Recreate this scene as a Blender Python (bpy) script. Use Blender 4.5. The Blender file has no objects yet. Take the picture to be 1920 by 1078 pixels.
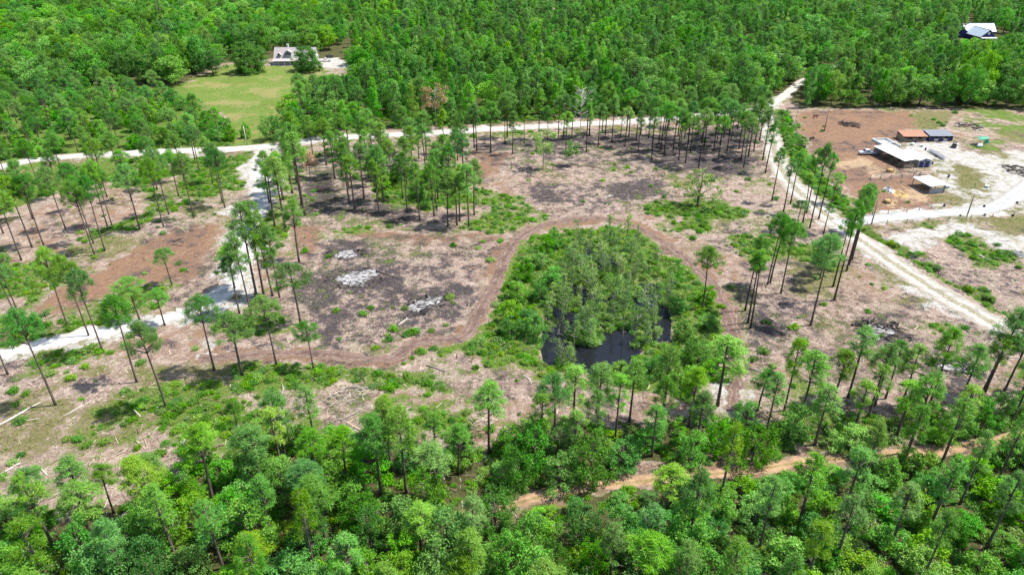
import bpy, bmesh, math, random
import numpy as np
from mathutils import Vector, Matrix, Euler

random.seed(11)
RNG = np.random.default_rng(7)
S = bpy.context.scene
C = S.collection

# ------------------------------------------------------------------ camera, sky, sun, exposure
CAM_H, PITCH, FPX = 75.0, math.radians(29.0), 1280.0
cam_data = bpy.data.cameras.new("camera")
cam_data.sensor_width = 36.0
cam_data.lens = 36.0 * FPX / 1920.0
cam_data.clip_start = 1.0
cam_data.clip_end = 20000.0
cam = bpy.data.objects.new("camera", cam_data)
cam.location = (0, 0, CAM_H)
cam.rotation_euler = (math.pi / 2 - PITCH, 0, 0)
C.objects.link(cam)
S.camera = cam
S.render.resolution_x, S.render.resolution_y = 1024, 574

SUN_EL, SUN_AZ = math.radians(61.0), math.atan2(1.0, 0.16)     # azimuth clockwise from +Y
sun_dir = Vector((math.sin(SUN_AZ) * math.cos(SUN_EL), math.cos(SUN_AZ) * math.cos(SUN_EL), math.sin(SUN_EL)))
world = bpy.data.worlds.new("World")
S.world = world
world.use_nodes = True
wn = world.node_tree
sky = wn.nodes.new("ShaderNodeTexSky")
sky.sky_type = 'NISHITA'
sky.sun_disc = False
sky.sun_elevation = SUN_EL
sky.sun_rotation = SUN_AZ
sky.air_density, sky.dust_density, sky.ozone_density = 1.0, 1.2, 1.0
bg = wn.nodes["Background"]
bg.inputs["Strength"].default_value = 0.12
wn.links.new(sky.outputs[0], bg.inputs[0])
sl = bpy.data.lights.new("sun", 'SUN')
sl.energy, sl.angle, sl.color = 4.6, math.radians(0.53), (1.0, 0.955, 0.88)
sun = bpy.data.objects.new("sun", sl)
sun.rotation_euler = (-sun_dir).to_track_quat('-Z', 'Y').to_euler()
sun.location = (60, 60, 200)
C.objects.link(sun)
vs = S.view_settings
vs.view_transform, vs.look, vs.exposure, vs.gamma = 'Standard', 'None', 1.0, 1.0
vs.use_curve_mapping = False

# ------------------------------------------------------------------ helpers: pixels, noise, polygons
CT, ST = math.cos(PITCH), math.sin(PITCH)
def PX(px, py, z=0.0):
    """ground point (x, y) seen at a photograph pixel, at height z"""
    u, v = (px - 960) / FPX, (py - 539) / FPX
    d = (u, CT - v * ST, -ST - v * CT)
    t = (CAM_H - z) / -d[2]
    return (d[0] * t, d[1] * t)
def PL(pts, z=0.0):
    return [PX(a, b, z) for a, b in pts]
def px_of(x, y, z=0.0):
    depth = y * CT + (CAM_H - z) * ST
    dn = (CAM_H - z) * CT - y * ST
    return 960 + FPX * x / depth, 539 + FPX * dn / depth
def height_for(x, y, py):
    """height of a thing standing at x, y whose top is seen at pixel row py"""
    v = (py - 539) / FPX
    a = PITCH + math.atan(v)
    return CAM_H - y * math.tan(a)

def _hash(ix, iy, seed):
    n = (ix.astype(np.int64) * 374761393 + iy.astype(np.int64) * 668265263 + seed * 69069) & 0x7fffffff
    n = ((n ^ (n >> 13)) * 1274126177) & 0x7fffffff
    n = n ^ (n >> 16)
    return (n & 0xffff) / 65535.0
def vnoise(x, y, scale, seed=0):
    x = np.asarray(x, float) / scale; y = np.asarray(y, float) / scale
    ix, iy = np.floor(x), np.floor(y)
    fx, fy = x - ix, y - iy
    fx, fy = fx * fx * (3 - 2 * fx), fy * fy * (3 - 2 * fy)
    ix, iy = ix.astype(np.int64), iy.astype(np.int64)
    a, b = _hash(ix, iy, seed), _hash(ix + 1, iy, seed)
    c, d = _hash(ix, iy + 1, seed), _hash(ix + 1, iy + 1, seed)
    return (a * (1 - fx) + b * fx) * (1 - fy) + (c * (1 - fx) + d * fx) * fy
def fbm(x, y, scale, seed=0, octs=3):
    s, a, t = 0, 1.0, 0
    for k in range(octs):
        s = s + a * vnoise(x, y, scale / 2 ** k, seed + 17 * k); t += a; a *= 0.5
    return s / t
def sstep(a, b, x):
    t = np.clip((x - a) / (b - a), 0, 1)
    return t * t * (3 - 2 * t)
def seg_dist(x, y, pts, closed=False):
    """distance to a polyline (and a running length along it)"""
    x = np.asarray(x, float); y = np.asarray(y, float)
    best = np.full(x.shape, 1e9)
    n = len(pts)
    for i in range(n if closed else n - 1):
        ax, ay = pts[i]; bx, by = pts[(i + 1) % n]
        dx, dy = bx - ax, by - ay
        L2 = dx * dx + dy * dy + 1e-9
        t = np.clip(((x - ax) * dx + (y - ay) * dy) / L2, 0, 1)
        best = np.minimum(best, np.hypot(x - ax - t * dx, y - ay - t * dy))
    return best
def poly_in(x, y, pts):
    x = np.asarray(x, float); y = np.asarray(y, float)
    ins = np.zeros(x.shape, bool)
    n = len(pts)
    for i in range(n):
        ax, ay = pts[i]; bx, by = pts[(i + 1) % n]
        cond = ((ay > y) != (by > y))
        with np.errstate(divide='ignore', invalid='ignore'):
            xi = (bx - ax) * (y - ay) / (by - ay + 1e-12) + ax
        ins ^= cond & (x < xi)
    return ins
def poly_mask(x, y, pts, soft):
    """1 inside, 0 outside, soft metres across the edge"""
    x = np.asarray(x, float); y = np.asarray(y, float)
    out = np.zeros(x.shape)
    xs = [p[0] for p in pts]; ys = [p[1] for p in pts]
    m = (x > min(xs) - soft) & (x < max(xs) + soft) & (y > min(ys) - soft) & (y < max(ys) + soft)
    if not m.any():
        return out
    d = seg_dist(x[m], y[m], pts, True)
    s = np.where(poly_in(x[m], y[m], pts), d, -d)
    out[m] = sstep(-soft, soft, s)
    return out

# ------------------------------------------------------------------ layout: roads and ground areas, read off the photograph
def smooth_line(pts, step=1.0):
    P = [Vector(p) for p in pts]
    out = []
    for i in range(len(P) - 1):
        p0, p1, p2, p3 = P[max(i - 1, 0)], P[i], P[i + 1], P[min(i + 2, len(P) - 1)]
        n = max(2, int((p2 - p1).length / step))
        for k in range(n):
            t = k / n
            out.append(0.5 * ((2 * p1) + (p2 - p0) * t + (2 * p0 - 5 * p1 + 4 * p2 - p3) * t * t + (3 * p1 - p0 - 3 * p2 + p3) * t ** 3))
    out.append(P[-1])
    return [(p.x, p.y) for p in out]
R_REAR = smooth_line(PL([(-160, 330), (0, 312), (60, 301), (150, 292), (250, 288), (350, 283), (450, 279), (500, 275), (560, 267), (620, 260), (700, 255), (800, 249), (900, 243),
                         (1000, 238), (1100, 232), (1200, 226), (1300, 218), (1380, 211), (1437, 203)]))
R_LANE = smooth_line(PL([(1432, 196), (1441, 225), (1447, 258), (1458, 302), (1483, 343), (1520, 378), (1560, 411), (1600, 440), (1650, 475), (1700, 509), (1760, 547),
                         (1820, 582), (1880, 616), (1960, 660), (2040, 700)]))
R_FAR = smooth_line(PL([(1437, 204), (1468, 182), (1500, 156), (1530, 140), (1570, 124), (1600, 112)]))
R_DRIVE = smooth_line(PL([(1566, 418), (1620, 412), (1700, 403), (1780, 398), (1840, 394), (1885, 381), (1912, 360), (1945, 335)]))
R_SAND = smooth_line(PL([(496, 283), (480, 312), (488, 345), (494, 372), (474, 405), (458, 440), (452, 480), (440, 522), (408, 556), (355, 581), (280, 606), (200, 622), (120, 637), (50, 654), (-40, 680)]))
R_LOOP = smooth_line(PL([(372, 672), (450, 669), (530, 663), (600, 665), (680, 673), (735, 675), (765, 650), (800, 637), (850, 640), (880, 625), (892, 600), (912, 560), (937, 515),
                         (952, 475), (977, 445), (1012, 425), (1060, 415), (1120, 410), (1170, 417), (1220, 440), (1265, 470), (1302, 500), (1337, 535), (1357, 570), (1368, 605), (1374, 640),
                         (1378, 700), (1376, 770)]))
R_TRAIL = smooth_line(PL([(880, 965), (985, 940), (1060, 922), (1120, 912), (1260, 897), (1400, 882), (1560, 862), (1700, 850), (1800, 838), (1930, 815), (2000, 800)]))
POND = PL([(1012, 640), (1022, 600), (1035, 560), (1060, 520), (1080, 480), (1110, 460), (1150, 460), (1160, 500), (1175, 540), (1200, 525), (1235, 525), (1252, 560),
           (1262, 600), (1258, 635), (1215, 640), (1190, 665), (1165, 688), (1110, 694), (1050, 690), (1018, 672)])
DITCH = smooth_line(PL([(1612, 428), (1660, 452), (1720, 487), (1790, 530), (1870, 575), (1960, 625)]))

AREAS = {
    'lawn': [PL([(345, 160), (400, 137), (430, 120), (520, 124), (600, 126), (605, 145), (575, 178), (535, 212), (515, 240), (515, 276), (440, 276), (425, 225), (400, 205), (360, 185)])],
    'red': [PL([(1492, 212), (1560, 206), (1700, 208), (1745, 232), (1690, 262), (1650, 262), (1690, 312), (1725, 332), (1760, 360), (1800, 382), (1720, 396), (1640, 396),
                (1600, 372), (1570, 342), (1540, 300), (1510, 270), (1494, 238)]),
            PL([(120, 535), (230, 470), (320, 435), (400, 425), (398, 480), (365, 520), (250, 545), (150, 585), (60, 580)]),
            PL([(655, 430), (800, 437), (960, 440), (930, 452), (800, 455), (660, 448)]),
            PL([(885, 280), (960, 285), (930, 330), (890, 345)]),
            PL([(690, 715), (730, 745), (780, 755), (850, 745), (870, 752), (800, 768), (720, 760)]),
            PL([(880, 790), (930, 795), (935, 835), (890, 845)]),
            PL([(540, 420), (620, 425), (600, 470), (560, 500)])],
    'sand': [PL([(1690, 268), (1780, 268), (1850, 292), (1940, 285), (1960, 400), (1805, 396), (1775, 355), (1735, 312)]),
             PL([(1655, 447), (1720, 428), (1800, 415), (1850, 425), (1960, 455), (1960, 500), (1880, 470), (1820, 440), (1760, 455), (1715, 478)]),
             PL([(360, 640), (395, 632), (405, 665), (370, 675)]),
             PL([(440, 300), (520, 290), (530, 385), (470, 375)]),
             PL([(430, 380), (500, 370), (490, 480), (425, 480)]),
             PL([(400, 500), (470, 480), (470, 570), (390, 590)]),
             PL([(358, 285), (400, 288), (385, 305), (350, 302)]),
             PL([(590, 108), (640, 108), (660, 128), (610, 130)]),
             PL([(535, 180), (552, 178), (556, 196), (540, 198)]),
             PL([(1350, 700), (1395, 690), (1400, 770), (1350, 770)]),
             PL([(900, 205), (918, 205), (910, 240), (890, 240)]),
             PL([(1640, 480), (1700, 500), (1800, 600), (1740, 590)])],
    'char': [PL([(900, 268), (1010, 258), (1010, 275), (910, 285)]), PL([(1020, 262), (1130, 252), (1120, 272), (1030, 276)]),
             PL([(1130, 262), (1300, 245), (1430, 240), (1430, 270), (1300, 295), (1140, 280)]),
             PL([(1220, 290), (1330, 285), (1420, 290), (1400, 330), (1300, 325)]),
             PL([(575, 325), (630, 315), (640, 350), (610, 365), (570, 360)]), PL([(560, 355), (640, 345), (640, 375), (600, 400), (560, 400)]),
             PL([(600, 385), (760, 380), (800, 420), (700, 410), (610, 400)]), PL([(690, 275), (740, 270), (740, 300), (690, 300)]),
             PL([(605, 462), (680, 452), (720, 480), (690, 492), (615, 492)]), PL([(612, 505), (740, 495), (760, 530), (700, 550), (620, 545)]),
             PL([(735, 560), (790, 545), (850, 530), (885, 545), (850, 580), (770, 610), (735, 605)]),
             PL([(1600, 605), (1650, 590), (1705, 620), (1690, 650), (1620, 650)]), PL([(1745, 660), (1840, 680), (1850, 705), (1740, 705)]),
             PL([(1130, 340), (1250, 335), (1260, 370), (1160, 380)]), PL([(1000, 350), (1060, 345), (1050, 375), (990, 380)]),
             PL([(1390, 590), (1450, 570), (1480, 620), (1420, 640)]), PL([(540, 520), (620, 510), (640, 570), (560, 590)]),
             PL([(600, 590), (660, 580), (660, 640), (600, 650)]), PL([(1260, 380), (1320, 375), (1330, 400), (1270, 400)])],
    'scorch': [PL([(880, 262), (1000, 252), (1250, 240), (1440, 225), (1440, 330), (1380, 345), (1250, 335), (1100, 320), (980, 330), (900, 300)]),
               PL([(550, 300), (700, 270), (800, 300), (880, 400), (830, 430), (700, 425), (560, 430)]),
               PL([(560, 450), (720, 445), (900, 480), (900, 560), (860, 620), (700, 650), (560, 640), (530, 540)]),
               PL([(980, 340), (1250, 335), (1300, 385), (1150, 400), (990, 385)]), PL([(1380, 540), (1560, 560), (1560, 650), (1400, 680)]), PL([(1560, 560), (1760, 590), (1760, 670), (1600, 660)])],
    'green': [PL([(960, 470), (1010, 440), (1100, 425), (1190, 430), (1260, 480), (1310, 520), (1345, 560), (1360, 610), (1360, 690), (1300, 760), (1230, 740), (1100, 700), (990, 700),
                  (900, 690), (860, 660), (895, 620), (920, 570), (945, 510)]),
              PL([(770, 650), (860, 645), (930, 650), (960, 690), (900, 700), (870, 670), (780, 665)]),
              PL([(440, 690), (600, 680), (680, 690), (850, 720), (860, 745), (740, 750), (690, 720), (600, 730), (500, 760), (420, 740)]),
              PL([(760, 760), (900, 755), (930, 800), (860, 820), (760, 810)]),
              PL([(190, 770), (270, 735), (390, 720), (460, 760), (480, 830), (330, 850), (300, 790), (200, 800)]),
              PL([(1442, 205), (1478, 210), (1500, 260), (1520, 300), (1560, 350), (1600, 400), (1570, 395), (1530, 368), (1490, 325), (1470, 290), (1458, 240)]),
              PL([(-200, 300), (0, 296), (330, 281), (480, 272), (420, 240), (345, 150), (150, 145), (-200, 165)]),
              PL([(0, 660), (0, 600), (90, 580), (110, 640), (60, 655)]),
              PL([(340, 300), (470, 290), (450, 330), (380, 380), (330, 360)]),
              PL([(0, 330), (120, 310), (330, 310), (300, 340), (130, 350), (0, 400)]),
              PL([(680, 320), (850, 310), (880, 380), (800, 400), (720, 380)]),
              PL([(900, 430), (960, 405), (1010, 400), (1000, 415), (940, 435)]),
              PL([(640, 424), (705, 422), (705, 438), (645, 440)]),
              PL([(1200, 385), (1330, 370), (1400, 395), (1330, 420), (1230, 410)])],
    'olive': [PL([(1640, 437), (1720, 418), (1800, 409), (1960, 402), (1960, 440), (1900, 440), (1850, 420), (1780, 415), (1700, 432)]),
              PL([(1330, 385), (1375, 385), (1375, 430), (1345, 440)]), PL([(1540, 610), (1590, 600), (1580, 625), (1550, 622)]),
              PL([(1690, 560), (1740, 555), (1740, 580), (1700, 580)]), PL([(1700, 410), (1800, 385), (1800, 392), (1640, 410)]),
              PL([(1755, 370), (1800, 365), (1815, 385), (1770, 385)]), PL([(1840, 268), (1900, 285), (1890, 300), (1845, 285)]),
              PL([(1480, 470), (1540, 450), (1600, 500), (1560, 560), (1490, 560)]), PL([(1660, 495), (1700, 510), (1700, 540), (1660, 520)]),
              PL([(1860, 245), (1960, 240), (1960, 262), (1870, 258)]),
              PL([(1780, 300), (1850, 320), (1840, 360), (1790, 345)]), PL([(1710, 210), (1790, 215), (1760, 245), (1720, 240)])],
    'tan': [PL([(1622, 322), (1645, 313), (1690, 318), (1700, 328), (1660, 330), (1630, 330)]), PL([(1640, 385), (1650, 370), (1680, 370), (1685, 385)]), PL([(1700, 372), (1720, 352), (1755, 362), (1760, 378)]), PL([(1560, 300), (1620, 295), (1640, 312), (1590, 318)])],
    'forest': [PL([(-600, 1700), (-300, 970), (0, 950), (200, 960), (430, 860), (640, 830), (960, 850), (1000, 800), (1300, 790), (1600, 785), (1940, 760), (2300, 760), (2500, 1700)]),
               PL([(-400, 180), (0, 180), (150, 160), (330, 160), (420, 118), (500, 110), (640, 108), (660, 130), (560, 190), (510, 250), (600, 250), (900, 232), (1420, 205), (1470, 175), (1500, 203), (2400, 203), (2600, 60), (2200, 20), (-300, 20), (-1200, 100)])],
}

def ground_z(x, y):
    x = np.asarray(x, float); y = np.asarray(y, float)
    fade = sstep(420, 330, y) * sstep(260, 200, np.abs(x))
    z = (0.55 * (fbm(x, y, 26, 3, 2) - 0.5) + 0.22 * (vnoise(x, y, 6.0, 9) - 0.5)) * fade
    z = z - 1.3 * poly_mask(x, y, POND, 2.5)
    z = z - 0.8 * sstep(1.6, 0.3, seg_dist(x, y, DITCH))
    return z
def gz(x, y):
    return float(ground_z(np.array([x]), np.array([y]))[0])

def masks(x, y):
    """surface kinds at ground points, with natural ragged edges"""
    wx = x + 7 * (fbm(x, y, 9, 21) - 0.5) + 3 * (vnoise(x, y, 2.2, 23) - 0.5)
    wy = y + 9 * (fbm(x, y, 9, 31) - 0.5) + 4 * (vnoise(x, y, 2.2, 33) - 0.5)
    out = {}
    for k, polys in AREAS.items():
        m = np.zeros(x.shape)
        soft = {'forest': 4.0, 'lawn': 2.5, 'red': 5.0, 'char': 3.5, 'sand': 3.2, 'green': 3.2, 'olive': 3.5, 'tan': 4.0, 'scorch': 8.0}[k]
        for p in polys:
            m = np.maximum(m, poly_mask(wx, wy, p, soft))
        out[k] = m
    out['char'] = np.maximum(out['char'], 0.475 * out['scorch'])
    for (a_, b_, R_) in ((650, 475, 7.5), (670, 522, 10.0), (800, 568, 9.5), (720, 540, 7.0), (1653, 622, 6.5), (1795, 690, 6.5)):
        cx_, cy_ = PX(a_, b_)
        out['char'] = np.maximum(out['char'], 0.85 * sstep(R_ * 1.15, R_ * 0.5, np.hypot(wx - cx_, (wy - cy_) * 1.1)))
    for line, w, soft in ((R_REAR, 3.0, 1.6), (R_LANE, 3.0, 2.4), (R_FAR, 3.0, 1.5), (R_DRIVE, 3.2, 1.6), (R_SAND, 2.6, 3.0)):
        out['sand'] = np.maximum(out['sand'], 0.9 * sstep(w + soft, w - 0.6, seg_dist(wx, wy, line)))
    wide = sstep(2.0, 0.8, seg_dist(wx, wy, DITCH))
    out['green'] = np.maximum(out['green'], wide * 0.8)
    tr = sstep(2.6, 1.2, seg_dist(wx, wy, R_TRAIL))
    lp = sstep(2.6, 1.4, seg_dist(wx, wy, R_LOOP))
    out['green'] = out['green'] * (1 - lp)
    out['forest'] = out['forest'] * (1 - tr)
    out['red'] = np.maximum(out['red'], np.maximum(lp * 0.8, tr * 0.6))
    pd = poly_mask(x, y, POND, 2.0)
    out['char'] = np.maximum(out['char'], pd)
    out['green'] *= (1 - pd)
    patch = sstep(0.56, 0.70, fbm(x, y, 17, 55)) * 0.8 * sstep(40, 60, y)
    out['green'] = np.maximum(out['green'], patch * (1 - out['sand']) * (1 - out['red']) * (1 - np.minimum(1, out['char'] * 1.6)) * (1 - lp))
    out['red'] = np.maximum(out['red'], 0.44 * sstep(0.46, 0.58, fbm(x, y, 24, 99)) * (1 - out['sand']))
    out['char'] = np.maximum(out['char'], 0.30 * sstep(0.48, 0.60, fbm(x, y, 15, 103)) * (1 - out['lawn']) * (1 - out['sand']))
    out['green'] = np.maximum(out['green'], 0.34 * sstep(0.48, 0.60, fbm(x, y, 11, 107)) * (1 - out['sand']) * (1 - out['red']) * (1 - lp))
    out['olive'] = np.maximum(out['olive'], 0.7 * sstep(0.52, 0.68, fbm(x, y, 13, 77)) * (1 - out['red']) * (1 - 0.35 * out['sand']))
    return out

# ------------------------------------------------------------------ material helpers
class NT:
    def __init__(self, name):
        self.m = bpy.data.materials.new(name); self.m.use_nodes = True
        self.t = self.m.node_tree; self.t.nodes.clear()
        self.out = self.t.nodes.new("ShaderNodeOutputMaterial")
    def n(self, typ, **kw):
        nd = self.t.nodes.new("ShaderNode" + typ)
        for k, v in kw.items(): setattr(nd, k, v)
        return nd
    def put(self, sock, v):
        if isinstance(v, bpy.types.NodeSocket): self.t.links.new(v, sock)
        elif isinstance(v, (tuple, list)) and len(v) == 3 and sock.type == 'RGBA': sock.default_value = (*v, 1)
        else: sock.default_value = v
    def math(self, op, a, b=0.0, c=0.0, clamp=False):
        nd = self.n("Math", operation=op); nd.use_clamp = clamp
        self.put(nd.inputs[0], a); self.put(nd.inputs[1], b); self.put(nd.inputs[2], c)
        return nd.outputs[0]
    def noise(self, scale, detail=4.0, rough=0.6, vec=None, dist=0.0):
        nd = self.n("TexNoise"); nd.inputs["Scale"].default_value = scale
        nd.inputs["Detail"].default_value = detail; nd.inputs["Roughness"].default_value = rough
        nd.inputs["Distortion"].default_value = dist
        if vec is None: vec = self.pos()
        self.put(nd.inputs["Vector"], vec)
        return nd.outputs["Fac"]
    def pos(self):
        if not hasattr(self, '_p'):
            self._p = self.n("NewGeometry").outputs["Position"]
        return self._p
    def stretch(self, s, rot=0.0):
        nd = self.n("Mapping"); self.put(nd.inputs["Vector"], self.pos()); nd.inputs["Scale"].default_value = s
        nd.inputs["Rotation"].default_value = (0, 0, rot)
        return nd.outputs[0]
    def ramp(self, f, stops, interp='LINEAR'):
        nd = self.n("ValToRGB"); cr = nd.color_ramp; cr.interpolation = interp
        while len(cr.elements) < len(stops): cr.elements.new(0.5)
        for e, (p, c) in zip(cr.elements, stops):
            e.position = p; e.color = (*c, 1) if len(c) == 3 else c
        self.put(nd.inputs[0], f)
        return nd.outputs[0]
    def range(self, f, a, b, lo=0.0, hi=1.0):
        nd = self.n("MapRange", interpolation_type='SMOOTHSTEP')
        self.put(nd.inputs[0], f)
        for i, v in enumerate((a, b, lo, hi)): nd.inputs[i + 1].default_value = v
        return nd.outputs[0]
    def mix(self, f, a, b, mode='MIX'):
        nd = self.n("Mix", data_type='RGBA', blend_type=mode)
        self.put(nd.inputs[0], f); self.put(nd.inputs[6], a); self.put(nd.inputs[7], b)
        return nd.outputs[2]
    def bsdf(self, col, rough=0.8, metal=0.0, bump=None, bstr=0.3, bdist=0.1, spec=0.3):
        b = self.n("BsdfPrincipled")
        self.put(b.inputs["Base Color"], col); self.put(b.inputs["Roughness"], rough); self.put(b.inputs["Metallic"], metal)
        b.inputs["Specular IOR Level"].default_value = spec
        if bump is not None:
            bp = self.n("Bump"); bp.inputs["Strength"].default_value = bstr; bp.inputs["Distance"].default_value = bdist
            self.put(bp.inputs["Height"], bump); self.t.links.new(bp.outputs[0], b.inputs["Normal"])
        self.t.links.new(b.outputs[0], self.out.inputs[0])
        return self.m

def plain(name, col, rough=0.7, metal=0.0, var=0.18, scale=1.5, spec=0.3):
    t = NT(name)
    nz = t.noise(scale, 5, 0.65)
    dark = tuple(c * (1 - var) for c in col); lite = tuple(min(1, c * (1 + var)) for c in col)
    return t.bsdf(t.ramp(nz, [(0.3, dark), (0.7, lite)]), rough, metal, t.noise(scale * 6, 3), 0.15, 0.03, spec)

M = {}
# ground
t = NT("ground_soil")
A1 = t.n("Attribute", attribute_name="mask_a"); A2 = t.n("Attribute", attribute_name="mask_b")
s1 = t.n("SeparateColor"); s2 = t.n("SeparateColor")
t.t.links.new(A1.outputs["Color"], s1.inputs[0]); t.t.links.new(A2.outputs["Color"], s2.inputs[0])
n_fine, n_mid, n_big, n_grain = t.noise(3.0, 6, 0.7), t.noise(0.75, 6, 0.68), t.noise(0.12, 4, 0.6), t.noise(11.0, 3, 0.7)
streak = t.noise(1.0, 5, 0.7, t.stretch((0.7, 2.0, 1), 0.4), 1.2)
streak2 = t.noise(1.3, 5, 0.72, t.stretch((2.2, 0.6, 1), 0.9), 1.0)
def edge(m, k=0.9, w=0.16):
    nz = t.math('ADD', t.math('MULTIPLY', n_fine, 0.55), t.math('MULTIPLY', n_mid, 0.45))
    nz = t.math('ADD', t.math('MULTIPLY', nz, 0.6), t.math('MULTIPLY', patch, 0.4))
    v = t.math('MULTIPLY_ADD', t.math('SUBTRACT', nz, 0.5), k * 4.2, m)
    return t.math('MULTIPLY', t.range(v, 0.5 - w, 0.5 + w), t.range(m, 0.01, 0.16))
patch = t.noise(0.28, 5, 0.65)
speck = t.noise(5.5, 4, 0.75)
soil = t.ramp(n_mid, [(0.32, (0.145, 0.103, 0.084)), (0.43, (0.251, 0.183, 0.148)), (0.53, (0.336, 0.257, 0.209)), (0.64, (0.438, 0.356, 0.290))])
soil = t.mix(t.range(patch, 0.44, 0.58, 0, 0.8), soil, t.ramp(n_fine, [(0.35, (0.152, 0.102, 0.085)), (0.65, (0.299, 0.211, 0.177))]))
soil = t.mix(t.range(n_big, 0.50, 0.66, 0, 0.55), soil, t.ramp(n_fine, [(0.35, (0.147, 0.132, 0.081)), (0.65, (0.329, 0.286, 0.203))]))
soil = t.mix(t.range(streak, 0.53, 0.64, 0, 0.85), soil, (0.477, 0.402, 0.333))
soil = t.mix(t.range(streak2, 0.55, 0.66, 0, 0.85), soil, (0.075, 0.054, 0.047))
soil = t.mix(t.range(speck, 0.43, 0.31, 0, 0.85), soil, (0.049, 0.037, 0.031))
soil = t.mix(t.range(speck, 0.60, 0.70, 0, 0.8), soil, (0.453, 0.394, 0.337))
red = t.ramp(n_mid, [(0.3, (0.137, 0.077, 0.050)), (0.5, (0.203, 0.121, 0.080)), (0.7, (0.263, 0.173, 0.119))])
red = t.mix(t.range(patch, 0.45, 0.62, 0, 0.6), red, (0.239, 0.145, 0.082))
red = t.mix(t.range(n_big, 0.5, 0.66, 0, 0.45), red, (0.129, 0.088, 0.065))
red = t.mix(t.range(speck, 0.58, 0.70, 0, 0.5), red, (0.337, 0.263, 0.196))
red = t.mix(t.range(speck, 0.40, 0.30, 0, 0.6), red, (0.070, 0.045, 0.031))
sand = t.ramp(n_mid, [(0.28, (0.218, 0.199, 0.171)), (0.42, (0.351, 0.332, 0.304)), (0.6, (0.446, 0.437, 0.413))])
sand = t.mix(t.range(patch, 0.50, 0.61, 0, 0.75), sand, t.ramp(n_fine, [(0.4, (0.190, 0.180, 0.104)), (0.6, (0.351, 0.314, 0.233))]))
sand = t.mix(t.range(speck, 0.42, 0.32, 0, 0.7), sand, (0.114, 0.100, 0.085))
char = t.ramp(n_fine, [(0.34, (0.017, 0.015, 0.018)), (0.48, (0.047, 0.040, 0.043)), (0.60, (0.098, 0.081, 0.078)), (0.70, (0.178, 0.145, 0.128))])
char = t.mix(t.range(speck, 0.58, 0.68, 0, 0.7), char, (0.204, 0.174, 0.157))
green = t.ramp(n_fine, [(0.3, (0.034, 0.067, 0.009)), (0.5, (0.081, 0.147, 0.019)), (0.66, (0.190, 0.204, 0.067))])
green = t.mix(t.range(speck, 0.60, 0.70, 0, 0.8), green, (0.342, 0.294, 0.204))
lawn = t.ramp(n_mid, [(0.3, (0.076, 0.122, 0.018)), (0.5, (0.119, 0.178, 0.033)), (0.72, (0.186, 0.230, 0.070))])
lawn = t.mix(t.range(n_big, 0.45, 0.66, 0, 0.45), lawn, (0.154, 0.188, 0.058))
lawn = t.mix(t.range(t.noise(0.075, 4, 0.6), 0.48, 0.62, 0, 0.75), lawn, (0.235, 0.205, 0.085))
lawn = t.mix(t.range(t.noise(0.05, 3), 0.5, 0.6, 0, 0.6), lawn, (0.101, 0.155, 0.025))
olive = t.ramp(n_fine, [(0.32, (0.076, 0.075, 0.024)), (0.5, (0.140, 0.132, 0.053)), (0.68, (0.242, 0.208, 0.115))])
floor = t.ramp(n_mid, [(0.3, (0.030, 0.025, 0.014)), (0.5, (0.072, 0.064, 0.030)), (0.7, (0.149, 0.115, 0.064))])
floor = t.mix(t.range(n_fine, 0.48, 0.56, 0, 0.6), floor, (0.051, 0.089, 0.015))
col = soil
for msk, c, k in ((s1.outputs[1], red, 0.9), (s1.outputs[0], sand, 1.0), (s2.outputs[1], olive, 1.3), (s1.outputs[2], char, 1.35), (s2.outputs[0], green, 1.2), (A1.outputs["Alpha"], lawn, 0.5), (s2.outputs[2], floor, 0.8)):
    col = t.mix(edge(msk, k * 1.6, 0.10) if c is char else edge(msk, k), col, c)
    if c is red: col = t.mix(edge(A2.outputs["Alpha"], 0.8), col, t.ramp(n_mid, [(0.35, (0.27, 0.185, 0.115)), (0.65, (0.41, 0.30, 0.19))]))
bump = t.math('ADD', t.math('MULTIPLY', n_fine, 0.8), t.math('MULTIPLY', n_mid, 1.2))
M['ground'] = t.bsdf(col, 0.95, 0, bump, 0.8, 0.5, 0.1)

def road_mat(name, base, dark, rut, strip, grass=None):
    t = NT(name)
    a = t.n("Attribute", attribute_name="across").outputs["Fac"]
    nf, nm = t.noise(2.6, 6, 0.7), t.noise(0.5, 5, 0.65)
    c = t.ramp(nm, [(0.3, dark), (0.55, base), (0.75, tuple(min(0.85, v * 1.1) for v in base))])
    c = t.mix(t.range(nf, 0.40, 0.26, 0, 0.65), c, tuple(v * 0.55 for v in dark))
    ab = t.math('ABSOLUTE', a)
    wob = t.math('MULTIPLY_ADD', t.math('SUBTRACT', nm, 0.5), 0.5, ab)
    r = t.math('MULTIPLY', t.range(wob, 0.25, 0.42), t.range(wob, 0.62, 0.45))
    c = t.mix(t.math('MULTIPLY', t.math('MULTIPLY', r, 0.85), t.range(t.noise(0.9, 5, 0.7), 0.42, 0.56)), c, rut)
    if grass is not None:
        c = t.mix(t.math('MULTIPLY', t.range(wob, strip, strip * 0.3), t.range(nf, 0.40, 0.55)), c, grass)
    c = t.mix(t.range(t.noise(0.22, 5, 0.7), 0.50, 0.64, 0, 0.55), c, tuple(v * 0.72 for v in dark))
    c = t.mix(t.math('MULTIPLY', t.range(wob, 0.62, 0.98), t.range(nf, 0.60, 0.42)), c, (0.22, 0.175, 0.125))
    return t.bsdf(c, 0.95, 0, t.math('ADD', nf, nm), 0.6, 0.25, 0.1)
M['road'] = road_mat("sand_road_white", (0.396, 0.382, 0.359), (0.304, 0.287, 0.258), (0.460, 0.451, 0.428), 0.2)
M['lane'] = road_mat("sand_lane_two_track", (0.359, 0.340, 0.308), (0.230, 0.207, 0.166), (0.451, 0.437, 0.409), 0.36, (0.170, 0.156, 0.078))
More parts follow.
